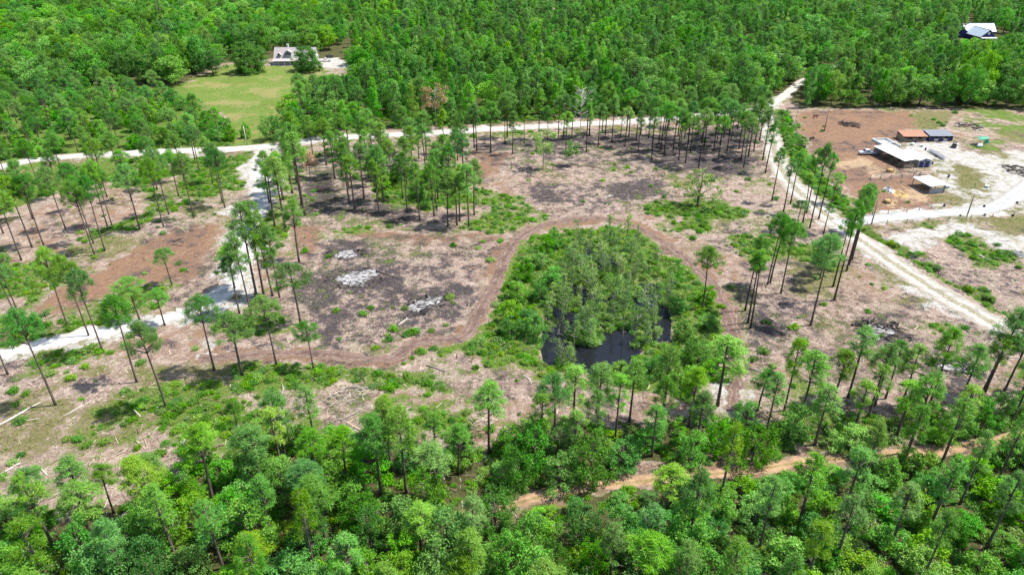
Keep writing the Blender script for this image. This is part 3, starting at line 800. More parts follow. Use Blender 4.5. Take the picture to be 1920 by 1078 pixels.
explicit([(471, 590, 455, 430, 24), (481, 554, 450, 375, 32), (511, 554, 507, 437, 26), (524, 557, 520, 420, 20), (494, 550, 478, 372, 28), (561, 492, 537, 373, 26), (536, 432, 520, 290, 26),
          (516, 427, 500, 300, 24), (571, 403, 560, 240, 28), (566, 385, 548, 230, 26), (505, 380, 495, 282, 22), (531, 375, 515, 282, 26), (548, 362, 530, 240, 26), (440, 540, 407, 455, 26), (557, 345, 540, 210, 26)], 'oval', 'sandgap')
explicit([(655, 383), (665, 393), (683, 373), (708, 377), (719, 378), (764, 398), (787, 413), (814, 405), (840, 425), (857, 423), (862, 415), (879, 425), (889, 403), (845, 372), (868, 310), (720, 330), (628, 335), (640, 300),
          (588, 300), (612, 310), (655, 290), (700, 300), (760, 285), (800, 300), (830, 345), (775, 340)], 'oval', 'middle', (15.5, 18.5))
explicit([(889, 277), (894, 282), (920, 286), (951, 257), (1010, 260), (1056, 264), (1072, 260), (1105, 254), (1129, 247), (1135, 252), (1147, 267), (1179, 257), (1193, 264), (1175, 245), (1216, 260), (1222, 282),
          (1245, 294), (1262, 284), (1271, 257), (1254, 236), (1285, 307), (1290, 270), (1310, 314), (1320, 277), (1342, 250), (1345, 264), (1350, 274), (1357, 259), (1363, 284), (1385, 280), (1390, 250),
          (1403, 294), (1413, 284), (1424, 264), (1430, 300), (1435, 324)], 'scorched', 'rear', (16, 20))
explicit([(1447, 377, None, None), (1469, 397, None, None), (1482, 382, None, None), (1505, 418, None, None), (1544, 438, 1558, 380, 14)], 'thinpine', 'lane', (14, 17))
explicit([(1439, 534, 1464, 398, 26), (1444, 530, 1475, 405, 22), (1464, 550, 1487, 413, 30), (1397, 582, 1407, 440, 24), (1402, 605, 1420, 470, 24), (1407, 615, 1432, 465, 22), (1537, 523, 1548, 440, 26),
          (1520, 609, 1557, 438, 36), (1562, 537, 1600, 397, 22), (1564, 562, 1608, 372, 26), (1587, 508, 1616, 345, 24), (1592, 497, 1622, 350, 20), (1597, 487, 1630, 342, 24), (1317, 580, 1330, 460, 30),
          (1518, 428, 1532, 250, 16), (1512, 400, 1527, 275, 16), (1535, 410, 1558, 284, 18), (1560, 380, 1579, 322, 18), (1608, 433, 1627, 342, 22), (1592, 437, 1601, 397, 18), (1494, 421, 1490, 405, 18)], 'umbrella', 'lane')
explicit([(1660, 747, 1691, 637, 26), (1590, 745, 1580, 612, 32), (1470, 770, 1477, 634, 26), (1345, 760, 1380, 625, 44), (1500, 790, 1510, 655, 34), (1640, 760, 1647, 640, 30), (1740, 765, 1774, 617, 30), (1790, 780, 1814, 645, 32),
          (1846, 735, 1895, 572, 36), (1838, 745, 1868, 625, 28), (1690, 760, 1715, 650, 30), (1700, 850, 1740, 690, 34), (1880, 740, 1915, 600, 30), (1560, 760, 1575, 655, 30), (1120, 800, 1125, 680, 34), (1040, 830, 1045, 695, 36),
          (1240, 790, 1250, 650, 32), (1180, 790, 1185, 672, 30), (1290, 800, 1300, 690, 30), (1420, 770, 1430, 690, 28)], 'oval', 'belt')
explicit([(715, 930, 690, 778, 40), (762, 925, 750, 762, 38), (650, 900, 620, 800, 34), (860, 890, 860, 800, 32), (73, 966, 30, 880, 34), (165, 960, 120, 850, 32), (213, 960, 195, 868, 26), (490, 915, 470, 800, 46),
          (585, 968, 570, 868, 44), (395, 860, 375, 815, 26), (1030, 960, 1028, 840, 34), (1160, 950, 1165, 850, 34)], 'oval', 'fore')
def fill(poly, kind, sp, zone, h, r, seed, slack=0, avoid=2.2, skip=()):
    pts = clear_of_roads(scatter(poly, sp, seed), slack, skip)
    ex = [(t['x'], t['y']) for t in TREES]
    rg = random.Random(seed + 1)
    for x, y in pts:
        if all((x - a) ** 2 + (y - b) ** 2 > avoid ** 2 for a, b in ex):
            put(kind, x, y, rg.uniform(*h), rg.uniform(*r), zone)
fill([(885, 268), (1000, 256), (1250, 240), (1436, 222), (1440, 320), (1300, 312), (1130, 285), (960, 290)], 'scorched', 7.0, 'rear', (14, 19), (2.2, 3.2), 141, 0, 3.0)
fill([(620, 285), (860, 275), (885, 400), (800, 412), (650, 385)], 'oval', 7.5, 'middle', (13, 17), (2.2, 3.0), 142, 0, 3.0)
fill([(1000, 812), (1300, 790), (1310, 835), (1000, 872)], 'wispy', 4.6, 'belt', (11, 14), (1.9, 2.6), 143, 0, 2.6)
fill([(-60, 480), (180, 400), (330, 390), (300, 425), (120, 470), (-60, 540)], 'umbrella', 12.0, 'leftrow', (15, 18.5), (2.8, 3.4), 144, 0, 5.0)
# pine woodland at left
fill([(-60, 330), (-60, 215), (150, 180), (300, 205), (380, 252), (430, 270), (250, 282), (0, 305)], 'umbrella', 7.2, 'leftwood', (13, 17), (2.8, 3.6), 41)
fill([(-60, 350), (130, 312), (330, 300), (440, 296), (420, 340), (330, 390), (180, 400), (-60, 480)], 'umbrella', 9.0, 'leftrow', (14, 18), (2.8, 3.5), 43)
fill([(-40, 330), (120, 320), (300, 315), (250, 350), (60, 380), (-40, 440)], 'young', 9.0, 'leftbush', (3, 5), (1.6, 2.4), 44)
fill([(-60, 320), (-60, 190), (150, 170), (330, 190), (410, 240), (480, 262), (250, 280), (0, 300)], 'young', 5.5, 'leftbush', (2.5, 7), (1.8, 3.0), 45)
fill([(690, 330), (850, 330), (870, 370), (800, 395), (720, 370)], 'young', 7.0, 'midbush', (3.5, 6), (1.5, 2.2), 46)
fill([(1452, 210), (1478, 212), (1492, 250), (1518, 298), (1555, 345), (1590, 385), (1572, 388), (1535, 360), (1500, 325), (1480, 290), (1465, 245)], 'young', 2.3, 'hedge', (1.0, 2.3), (1.0, 1.7), 47, 0.3, 0.5)
# trees standing in and around the pond
fill([(1020, 660), (1030, 580), (1060, 500), (1090, 455), (1180, 450), (1250, 520), (1262, 590), (1255, 640), (1200, 645), (1180, 600), (1120, 610), (1090, 680), (1040, 685)], 'wetland', 2.4, 'pond', (2.6, 9.0), (0.8, 1.9), 51)
fill([(975, 500), (1050, 450), (1060, 500), (1030, 560), (1010, 640), (960, 640), (950, 600)], 'young', 4.2, 'pondedge', (3.5, 6), (1.6, 2.4), 52)
fill([(1220, 500), (1290, 520), (1340, 590), (1330, 660), (1260, 650), (1265, 590)], 'young', 6.0, 'pondedge', (2.5, 4.5), (1.4, 2.2), 53)
fill([(1090, 705), (1200, 680), (1330, 660), (1345, 720), (1250, 735), (1110, 735)], 'young', 4.6, 'pondedge', (3, 5.5), (1.8, 2.6), 54)
OPEN = [PL([(1010, 630), (1040, 622), (1050, 660), (1040, 690), (1012, 685)]), PL([(1110, 650), (1145, 615), (1185, 615), (1190, 650), (1160, 690), (1105, 696)]), PL([(1232, 575), (1258, 575), (1266, 610), (1258, 640), (1236, 636)]), PL([(1205, 528), (1235, 524), (1240, 560), (1215, 560)])]
TREES = [q for q in TREES if q['zone'] != 'pond' or not any(poly_in(np.array([q['x']]), np.array([q['y']]), o_)[0] or (q['h'] > 4.5 and poly_in(np.array([q['x']]), np.array([q['y'] + 3.5]), o_)[0]) for o_ in OPEN)]
# the belt of woods nearest the camera
fill([(1000, 800), (1250, 775), (1500, 772), (1700, 768), (1960, 720), (2050, 830), (1600, 836), (1200, 866), (1000, 880)], 'wispy', 4.7, 'belt', (10, 13.5), (1.8, 2.6), 61, 0, 2.4)
fill([(60, 970), (210, 970), (480, 850), (640, 835), (960, 850), (980, 930), (600, 960), (300, 1010), (60, 1080)], 'oval', 7.5, 'fore', (11, 14.5), (2.4, 3.4), 62, 0, 3.0)
fill([(960, 850), (1000, 800), (1300, 795), (1600, 790), (2000, 775), (2050, 830), (1700, 842), (1400, 868), (1000, 925), (960, 950)], 'thicket', 3.9, 'belt', (3.5, 9), (1.9, 3.2), 63)
fill([(430, 905), (640, 850), (960, 860), (970, 960), (640, 985), (450, 1000), (230, 1010), (230, 980)], 'thicket', 4.2, 'fore', (3.5, 8.5), (1.9, 3.1), 64)
fill([(-260, 1000), (60, 985), (230, 1010), (450, 1000), (640, 985), (980, 965), (1280, 915), (1290, 1330), (-350, 1400)], 'thicket', 3.9, 'bottom', (3.5, 9.5), (1.9, 3.3), 65)
fill([(-260, 1010), (60, 990), (450, 1010), (980, 980), (1280, 930), (1290, 1330), (-350, 1400)], 'oval', 9.5, 'bottom', (9, 12.5), (2.4, 3.4), 66, 0, 1.4)
fill([(-260, 1010), (60, 990), (450, 1010), (980, 980), (1280, 930), (1290, 1330), (-350, 1400)], 'wispy', 6.0, 'bottom', (10, 15), (1.8, 2.5), 166, 0, 1.6)
fill([(230, 960), (480, 850), (640, 835), (960, 850), (980, 930), (600, 960), (300, 1000)], 'wispy', 6.0, 'fore', (9, 14), (1.7, 2.4), 167, 0, 1.8)
fill([(1285, 925), (1400, 905), (1900, 862), (2080, 850), (2150, 1250), (1290, 1330)], 'wispy', 5.8, 'corner', (11, 14.5), (1.7, 2.4), 67, 0, 1.4)
fill([(1285, 925), (1400, 905), (1900, 862), (2080, 850), (2150, 1250), (1290, 1330)], 'young', 3.3, 'corner', (2.2, 5), (1.6, 2.5), 68, 0, 0.5)
fill([(560, 820), (780, 830), (950, 840), (980, 860), (640, 850), (480, 860)], 'young', 4.4, 'fore', (2.5, 4.5), (1.4, 2.2), 69, 0, 1.0)
fill([(240, 900), (420, 850), (520, 850), (430, 900), (250, 970)], 'young', 4.6, 'fore', (2.5, 5), (1.5, 2.4), 70, 0, 1.0)

# low growth on the near side of the orange trail, which shows from above
_tp = np.array([px_of(*p) for p in R_TRAIL]); _keep = []
for q in TREES:
    if q['zone'] in ('bottom', 'corner', 'fore'):
        bx_, by_ = px_of(q['x'], q['y'])
        if 975 < bx_ < 1275:
            ty_ = float(np.interp(bx_, _tp[:, 0], _tp[:, 1]))
            if by_ > ty_ and px_of(q['x'], q['y'], q['h'])[1] < ty_ + 8 and rr.random() < 0.85:
                h2 = height_for(q['x'], q['y'], ty_ + 10 + 14 * rr.random())
                if h2 < 1.2: continue
                q['r'] *= max(0.5, min(1, h2 / q['h'])); q['h'] = h2
                if q['kind'] in ('oval', 'wispy'): q['kind'] = 'young'
    _keep.append(q)
TREES = _keep
# forest behind: dense, to the skyline
LAWN = PL([(335, 170), (395, 130), (430, 112), (510, 100), (640, 98), (672, 130), (622, 152), (588, 188), (545, 225), (528, 282), (430, 282), (415, 230), (385, 205)])
def forest_points():
    edge_px = [(-500, 240), (-60, 195), (150, 160), (330, 160), (420, 118), (640, 108), (660, 135), (570, 200), (515, 255), (600, 250), (900, 231), (1200, 215), (1420, 197), (1470, 168), (1490, 203), (1700, 200), (1900, 203), (2300, 215)]
    near = PL(edge_px)
    far = [(1050, 830), (700, 860), (0, 860), (-700, 860), (-1050, 830)]
    poly = near + far
    pts = []
    band1 = scatter(None, 5.4, 81, near + [(420, 400), (-460, 400)])
    band2 = scatter(None, 7.4, 82, [(-520, 400), (520, 400), (980, 820), (-980, 820)])
    pts = clear_of_roads(band1, 0.5) + clear_of_roads(band2, 0.5)
    a = np.array(pts)
    ok = poly_in(a[:, 0], a[:, 1], poly)
    ok &= ~poly_in(a[:, 0], a[:, 1], LAWN)
    depth = a[:, 1] * CT + CAM_H * ST
    ok &= np.abs(a[:, 0] / depth) < 0.86
    ok &= np.hypot(a[:, 0] + 120, (a[:, 1] - 392) * 1.0) > 17            # farmhouse
    ok &= ~((np.abs(a[:, 0] - 310) < 22) & (a[:, 1] > 448) & (a[:, 1] < 505))   # metal-roofed house
    ok &= ~((np.abs(a[:, 0] - 305) < 9) & (a[:, 1] > 425) & (a[:, 1] < 449))
    ok &= ~poly_in(a[:, 0], a[:, 1], PL([(1450, 207), (1488, 207), (1515, 180), (1530, 150), (1500, 150)]))
    ok &= seg_dist(a[:, 0], a[:, 1], PL([(905, 200), (905, 238)])) > 3.0
    return a[ok]
FP = forest_points()
fr = random.Random(8)
typ = fbm(FP[:, 0], FP[:, 1], 90, 91)
for (x, y), tv in zip(FP, typ):
    ppx, ppy = px_of(x, y)
    if vnoise(np.array([x]), np.array([y]), 11.0, 97)[0] < 0.13: continue
    u = min(0.999, max(0, fr.random() + 1.1 * (0.5 - tv)))
    if 640 < ppx < 1180 and y < 640: k = ('slender' if fr.random() < 0.62 else ('fresh' if u < 0.5 else 'oak'))
    elif ppx > 1180: k = 'oak' if u < 0.45 else ('slender' if u < 0.72 else ('fresh' if u < 0.86 else 'umbrella'))
    elif ppx < 640 and ppy < 150: k = 'fresh' if u < 0.30 + 0.9 * max(0, tv - 0.45) + (0.25 if ppx < 330 and ppy < 90 else 0) else 'oak'
    else: k = 'oak' if u < 0.55 else ('fresh' if u < 0.75 else 'umbrella')
    if fr.random() < 0.10: k = 'umbrella'
    h = {'slender': fr.uniform(10, 18.5), 'oak': fr.uniform(8, 17.5), 'fresh': fr.uniform(7, 16.5), 'umbrella': fr.uniform(16, 21)}[k]
    h *= 0.82 + 0.36 * float(vnoise(np.array([x]), np.array([y]), 34.0, 95)[0])
    r = {'slender': fr.uniform(2.0, 3.0), 'oak': fr.uniform(3.0, 7.4), 'fresh': fr.uniform(2.8, 6.6), 'umbrella': fr.uniform(2.8, 3.6)}[k]
    if 580 < ppx < 675 and 128 < ppy < 235:     # low growth below the farmhouse drive
        h = min(h, height_for(x, y, 138 + 3 * fr.random()))
        if h < 3: continue
        r = min(r, max(2.2, h * 0.45))
    if 1782 < ppx < 1862 and y < 466:          # low growth in front of the navy house
        h = min(h, CAM_H - y * 0.1575 - 0.5 + fr.uniform(-1, 0.5))
        if h < 3: continue
        k = 'fresh' if k == 'umbrella' else k; r = min(r, h * 0.45)
    put(k, x, y, h, r, 'forest')
# two round oaks by the house and lone trees
for bx, by, tx, ty, rp, lab in ((470, 136, 470, 80, 34, None), (577, 134, 576, 87, 26, None), (400, 140, 398, 92, 24, None), (1307, 388, 1312, 322, 38, None), (556, 258, 545, 200, 26, None), (606, 255, 606, 195, 26, None), (508, 262, 500, 215, 18, None)):
    explicit([(bx, by, tx, ty, rp)], 'bigoak' if bx < 590 and by < 140 else ('oak' if bx != 1307 else 'pale'), 'lone')

# ------------------------------------------------------------------ planting
FAMILY = {'umbrella': 'pine_tree', 'oval': 'pine_tree', 'small': 'pine_tree', 'wispy': 'pine_tree', 'scorched': 'pine_tree', 'thinpine': 'pine_tree', 'oak': 'broadleaf_tree', 'bigoak': 'broadleaf_tree', 'pale': 'broadleaf_tree', 'fresh': 'broadleaf_tree', 'slender': 'slender_tree',
          'thicket': 'understory_tree', 'young': 'sapling', 'wetland': 'wetland_tree'}
PKEY = {'thinpine': 'scorched'}
NOM = {'umbrella': (18, 4.1), 'scorched': (18, 3.4), 'oval': (18, 3.0), 'small': (18, 2.8), 'wispy': (18, 2.4), 'oak': (14, 4.6), 'bigoak': (15, 8.6), 'pale': (10, 4.4), 'fresh': (13, 4.2), 'slender': (15, 2.5), 'thicket': (8, 3.0), 'young': (5, 2.2), 'wetland': (9, 1.4)}
xs_ = np.array([q['x'] for q in TREES]); ys_ = np.array([q['y'] for q in TREES])
zs_ = ground_z(xs_, ys_)
pr = random.Random(21)
for i, q in enumerate(TREES):
    key = PKEY.get(q['kind'], q['kind'])
    if q['zone'] == 'lane' and q['r'] * 18 / q['h'] < 3.0 or q['kind'] == 'thinpine': key = 'small'; q['r'] = min(q['r'], 2.3)
    q['z'] = zs_[i] if q['kind'] != 'wetland' else zs_[i]
    q['key'] = key
    q['var'] = pr.randrange(len(PROTO[key]))
    q['rz'] = pr.uniform(0, 2 * math.pi)
    nh, nr = NOM[key]
    q['sz'] = q['h'] / nh
    q['sx'] = min(max(q['r'] / nr, q['sz'] * (0.70 if key != 'small' else 0.62)), q['sz'] * 1.7)
    bx_, by_ = px_of(q['x'], q['y']); tx_, ty_ = px_of(q['x'], q['y'], q['h'])
    q['px'] = bx_
    depth = q['y'] * CT + (CAM_H - q['h'] * 0.7) * ST
    rp = q['r'] * FPX / depth
    q['seen'] = -rp * 0.6 < tx_ < 1920 + rp * 0.6 and ty_ < 1078 - rp * 0.3 and ty_ + rp * 1.2 > 0
    q['size'] = q['h'] * q['r'] / depth ** 2
    q['rp'] = rp
# trees of the dense forest that stand behind others show little: their front rows come first
fam = {}
for q in TREES: fam.setdefault(FAMILY[q['kind']], []).append(q)
INDIV, MASS = [], []
for k, lst in fam.items():
    lst.sort(key=lambda q: (not q['seen'], q['zone'] != 'lone', -q['size']))
    cap = 290
    for i, q in enumerate(lst):
        (INDIV if (i < cap and q['seen']) else MASS).append(q)
ZTXT = {
    'track': ("tall flat-topped pine", "beside the curving white sand track", "pines along the white sand track"),
    'leftrow': ("slim pine", "on the open ground between rear road and white track", "pines on the left clearing"),
    'leftwood': ("green-topped pine", "in the grassy woodland behind the rear road", "pines of the left woodland"),
    'sandgap': ("slender bare-trunked pine", "in the stand across the white sand", "pines by the white sand"),
    'middle': ("slender pine", "in the small stand on the burnt clearing", "pines in the middle stand"),
    'rear': ("scorched tall pine", "in the row before the rear road", "scorched pines along the rear road"),
    'lane': ("tall leaning-looking pine", "beside the two-track lane", "pines along the lane"),
    'belt': ("thin pine", "in the belt between pond and orange trail", "pines of the near belt"),
    'fore': ("bushy-topped pine", "rising from the near woods", "pines of the near woods"),
    'bottom': ("rounded pine top", "in the nearest thick woods", "pines of the nearest woods"),
    'corner': ("thin young pine", "among bright saplings south of the orange trail", "pines of the near corner"),
    'forest': ("pine", "in the far forest edge", "pines of the far forest"),
    'lone': ("broad tree", "standing alone", "lone trees"),
}
def forest_where(q):
    x, y = q['x'], q['y']; ppx = q['px']
    if math.hypot(x + 120, y - 392) < 45: return "by the pale farmhouse"
    if abs(x - 310) < 40 and y > 420: return "around the navy gabled house"
    if ppx < 520: return "in the forest left of the mown lawn"
    if ppx < 900: return "in the forest behind the middle pine stand"
    if ppx < 1180: return "in the forest behind the scorched pine row"
    if ppx < 1470: return "in the forest before the road junction"
    if ppx < 1700: return "in the forest edge behind the brown paddock"
    return "in the forest edge behind the sheds"
WHAT = {'bigoak': "large oak", 'oak': "dark green round broadleaf tree", 'fresh': "bright green round broadleaf tree", 'slender': "narrow upright leafy tree", 'thicket': "dense dark green understory tree",
        'young': "bright green leafy sapling", 'wetland': "pale slender wetland tree"}
LONE = ["large dark round oak left of the pale farmhouse", "round oak in front of the pale farmhouse's right half", "smaller oak at the lawn's far left corner", "lone spreading green tree on the pale clearing right of the pond loop's top",
        "bushy oak between the lawn and the rear road", "dark leafy oak behind the rear road near the middle stand", "small round oak at the lawn's lower end"]
groups = {}
for q in INDIV: groups.setdefault((FAMILY[q['kind']], q['zone']), []).append(q)
lone_i = {id(q): n for n, q in enumerate([q for q in TREES if q['zone'] == 'lone'])}
PROTO_OBJ = {}
fcount = {}
for (famname, zone), lst in groups.items():
    lst.sort(key=lambda q: q['px'])
    for n, q in enumerate(lst):
        if zone == 'lone': lab, grp = LONE[lone_i[id(q)]], None
        elif famname == 'pine_tree' and zone not in ('forest',):
            d, wh, grp = ZTXT[zone]; lab = "%s %s, %s from left" % (d, wh, ordinal(n + 1))
        elif zone == 'forest':
            grp = "%s %s" % (WHAT.get(q['key'], "pine"), forest_where(q)); fcount[grp] = fcount.get(grp, 0) + 1
            lab = "%s, %s from left" % (grp, ordinal(fcount[grp]))
        else:
            wh = {'hedge': "in the hedge between lane and paddock", 'pond': "standing in the black pond", 'pondedge': "on the green rim of the pond", 'belt': "between pond and orange trail", 'fore': "in the woods above the nearest treetops", 'bottom': "in the nearest thick woods",
                  'corner': "south of the orange trail", 'leftbush': "under the pines by the rear road's left end", 'midbush': "inside the small stand on the burnt clearing"}[zone]
            lab = "%s %s, %s from left" % (WHAT[q['key']], wh, ordinal(n + 1)); grp = famname.replace('_', ' ') + "s " + wh
        p = PROTO[q['key']][q['var']]
        sc = (q['sx'], q['sx'], q['sz'])
        if q['rp'] < 15 and zone == 'forest':
            o = link(famname, p['full'], None, (q['x'], q['y'], q['z']), (0, 0, q['rz']), sc)
            PROTO_OBJ.setdefault((q['key'], q['var']), [o])
        else:
            o = empty(famname, (q['x'], q['y'], q['z']), q['rz']); o.scale = sc
            PROTO_OBJ.setdefault((q['key'], q['var']), [link("trunk", p['trunk'], o), link("crown", p['crown'], o)]) if (q['key'], q['var']) not in PROTO_OBJ else (link("trunk", p['trunk'], o), link("crown", p['crown'], o))
        tag(o, lab, {'pine_tree': 'pine', 'sapling': 'sapling'}.get(famname, 'tree'), grp)

def gn_scatter(name, pts, protos, label, cat):
    """one mass of plants: each vertex carries which plant, its turn and its size"""
    me = bpy.data.meshes.new(name)
    me.from_pydata([p[0] for p in pts], [], [])
    a = me.attributes.new("which", 'INT', 'POINT'); a.data.foreach_set("value", np.array([p[1] for p in pts], np.int32))
    a = me.attributes.new("turn", 'FLOAT_VECTOR', 'POINT'); a.data.foreach_set("vector", np.array([(0, 0, p[2]) for p in pts], np.float32).ravel())
    a = me.attributes.new("size", 'FLOAT_VECTOR', 'POINT'); a.data.foreach_set("vector", np.array([p[3] for p in pts], np.float32).ravel())
    o = link(name, me)
    ng = bpy.data.node_groups.new(name, 'GeometryNodeTree')
    ng.interface.new_socket("Geometry", in_out='INPUT', socket_type='NodeSocketGeometry')
    ng.interface.new_socket("Geometry", in_out='OUTPUT', socket_type='NodeSocketGeometry')
    N = ng.nodes; L = ng.links
    gi, go = N.new("NodeGroupInput"), N.new("NodeGroupOutput")
    jn = N.new("GeometryNodeJoinGeometry")
    for plist in reversed(protos):
        g2 = N.new("GeometryNodeGeometryToInstance"); j2 = N.new("GeometryNodeJoinGeometry")
        for pobj in plist:
            oi = N.new("GeometryNodeObjectInfo"); oi.transform_space = 'ORIGINAL'; oi.inputs["Object"].default_value = pobj
            L.new(oi.outputs["Geometry"], j2.inputs[0])
        L.new(j2.outputs[0], g2.inputs[0]); L.new(g2.outputs[0], jn.inputs[0])
    ip = N.new("GeometryNodeInstanceOnPoints")
    L.new(gi.outputs[0], ip.inputs["Points"]); L.new(jn.outputs[0], ip.inputs["Instance"])
    ip.inputs["Pick Instance"].default_value = True
    for an, typ_, sock in (("which", 'INT', "Instance Index"), ("turn", 'FLOAT_VECTOR', "Rotation"), ("size", 'FLOAT_VECTOR', "Scale")):
        na = N.new("GeometryNodeInputNamedAttribute"); na.data_type = typ_; na.inputs["Name"].default_value = an
        L.new(na.outputs["Attribute"], ip.inputs[sock])
    L.new(ip.outputs[0], go.inputs[0])
    md = o.modifiers.new("plants", 'NODES'); md.node_group = ng
    tag(o, label, cat, kind="stuff")
    return o
def mass(name, qs, label, cat):
    keys = sorted({(q['key'], q['var']) for q in qs})
    protos = []
    for k in keys:
        if k not in PROTO_OBJ: continue
        protos.append(k)
    idx = {k: i for i, k in enumerate(protos)}
    bykey = {}
    for k in protos: bykey.setdefault(k[0], []).append(k)
    pts = []
    for q in qs:
        k = (q['key'], q['var'])
        if k not in idx:
            alt = bykey.get(q['key']) or protos
            k = alt[q['var'] % len(alt)]
        pts.append(((q['x'], q['y'], q['z']), idx[k], q['rz'], (q['sx'], q['sx'], q['sz'])))
    gn_scatter(name, pts, [PROTO_OBJ[k] for k in protos], label, cat)
far = [q for q in MASS if q['zone'] == 'forest']
near = [q for q in MASS if q['zone'] != 'forest']
mass("far_forest", far, "dense green forest stretching to the far edge", "forest")
mass("woodland", near, "further pines and saplings standing between and beyond the nearer trees", "woods")

# ------------------------------------------------------------------ farm buildings
def frame(center, rz, name, label, cat, group=None):
    z = min(gz(center[0] + a, center[1] + b) for a in (-3, 0, 3) for b in (-4, 0, 4))
    return tag(empty(name, (center[0], center[1], z), rz), label, cat, group)
def corrugated(mb, a, b, c, d, pitch=0.45, amp=0.035, th=0.06):
    """roof sheet a-b (lower edge) to d-c (upper edge), ribs running up the slope"""
    a, b, c, d = map(Vector, (a, b, c, d))
    n = max(2, int((b - a).length / pitch)) * 2
    up = (b - a).cross(d - a).normalized()
    if up.z < 0: up = -up
    lo, hi, lo2, hi2 = [], [], [], []
    for i in range(n + 1):
        t_ = i / n
        off = up * (amp if i % 2 else -amp)
        p, q_ = a.lerp(b, t_), d.lerp(c, t_)
        lo.append(p + off); hi.append(q_ + off); lo2.append(p + off - up * th); hi2.append(q_ + off - up * th)
    vs_ = lo + hi + lo2 + hi2; m = n + 1
    fs = []
    for i in range(n):
        fs.append((i, i + 1, m + i + 1, m + i)); fs.append((2 * m + i, 3 * m + i, 3 * m + i + 1, 2 * m + i + 1))
        fs.append((i, 2 * m + i, 2 * m + i + 1, i + 1)); fs.append((m + i, m + i + 1, 3 * m + i + 1, 3 * m + i))
    fs.append((0, m, 3 * m, 2 * m)); fs.append((n, 2 * m + n, 3 * m + n, m + n))
    mb.add(vs_, fs)
    return mb
def open_shed(name, label, center, rz, W, L, h_lo, h_hi, roofm, posts_n, group=None, back=None, wallm='wallgrey'):
    """lean-to on posts: W across (local x), L along (local y); low eave at -x"""
    r = frame(center, rz, name, label, "shed", group)
    ov = 0.35
    obj("roof", corrugated(MB(), (-W / 2 - ov, L / 2 + ov, h_lo), (-W / 2 - ov, -L / 2 - ov, h_lo), (W / 2 + ov, -L / 2 - ov, h_hi), (W / 2 + ov, L / 2 + ov, h_hi)), M[roofm], r)
    for sx, hh in ((-1, h_lo), (1, h_hi)):
        obj("beam", MB().box((sx * W / 2, 0, hh - 0.20), (0.12, L, 0.18)), M['wood'], r)
        for i in range(posts_n):
            y = -L / 2 + L * i / (posts_n - 1)
            obj("post", MB().box((sx * W / 2, y, hh / 2 - 0.40), (0.15, 0.15, hh + 0.2)), M['wood'], r)
    return r
# long white open barn
r = open_shed("pole_barn", "long white-roofed open pole barn behind the pickup", (130.0, 224.0), 0.17, 5.0, 15.6, 2.9, 3.5, 'roof_white', 5)
obj("wall", MB().box((2.45, 1.2, 1.25), (0.08, 12.4, 2.7)), M['wallpale'], r)
obj("end_wall", MB().box((0, 7.75, 1.3), (4.8, 0.08, 2.8)), M['wallgrey'], r)
for k in range(3): obj("stall_panel", MB().box((0.1, -4.5 + 4 * k, 0.65), (4.4, 0.07, 1.3)), M['wallbrown'], r)
for k in range(4): obj("rail", MB().box((-0.4, -7.7, 0.25 + 0.38 * k), (3.6, 0.06, 0.16)), M['palewood'], r)
# closed white barn with navy front
def gable_house(r, W, L, eave, ridge, wallm, roofm, ov=0.4, cx=0.0, cy=0.0, corr=True, th=0.12):
    """ridge along local y; gable ends at +-L/2"""
    for s_ in (-1, 1):
        y = cy + s_ * L / 2
        P5 = [(cx - W / 2, -0.5), (cx + W / 2, -0.5), (cx + W / 2, eave), (cx, ridge - 0.1), (cx - W / 2, eave)]
        a = [(p[0], y - 0.08, p[1]) for p in P5]; b = [(p[0], y + 0.08, p[1]) for p in P5]
        fs = [(0, 1, 2, 3, 4), (9, 8, 7, 6, 5)] + [(i, i + 5, (i + 1) % 5 + 5, (i + 1) % 5) for i in range(5)]
        m = MB(); m.add(a + b, fs); obj("gable_wall", m, M[wallm], r)
    for s_ in (-1, 1):
        obj("side_wall", MB().box((cx + s_ * (W / 2 - 0.083), cy, eave / 2 - 0.26), (0.16, L - 0.17, eave + 0.48)), M[wallm], r)
        sl_ = (ridge - eave) / (W / 2)
        e = (cx + s_ * (W / 2 + ov), eave - ov * sl_ + 0.12)
        rp = (corrugated(MB(), (e[0], cy - s_ * (L / 2 + ov), e[1]), (e[0], cy + s_ * (L / 2 + ov), e[1]), (cx, cy + s_ * (L / 2 + ov), ridge + 0.12), (cx, cy - s_ * (L / 2 + ov), ridge + 0.12), 0.5, 0.03 if corr else 0.004))
        obj("roof", rp, M[roofm], r)
    obj("ridge_cap", MB().box((cx, cy, ridge + 0.16), (0.35, L + 2 * ov, 0.07)), M[roofm], r)
r = frame((136.0, 222.4), 0.13, "barn", "small closed barn with white roof and navy front doors", "barn")
gable_house(r, 4.6, 9.6, 2.5, 3.1, 'wallgrey', 'roof_white', 0.3)
for x in (-1.1, 0.9):
    d = obj("door", MB().box((x, -4.93, 1.05), (1.5, 0.08, 2.1)), M['navy'], r)
    obj("handle", MB().box((x + 0.5, -4.99, 1.05), (0.06, 0.05, 0.25)), M['steel'], d)
obj("window", MB().box((0.0, -4.92, 2.45), (0.7, 0.06, 0.4)), M['glass'], r)
# open shelter in front
r = open_shed("shelter", "small white-roofed open shelter on posts nearest the driveway", (127.3, 197.6), 0.15, 5.0, 7.4, 2.6, 2.9, 'roof_white', 3)
obj("wall", MB().box((0.2, -3.55, 0.75), (4.6, 0.08, 1.7)), M['wallgrey'], r)
obj("feed_trough", MB().box((0.8, 1.0, 0.3), (0.7, 3.0, 0.7)), M['wallbrown'], r)
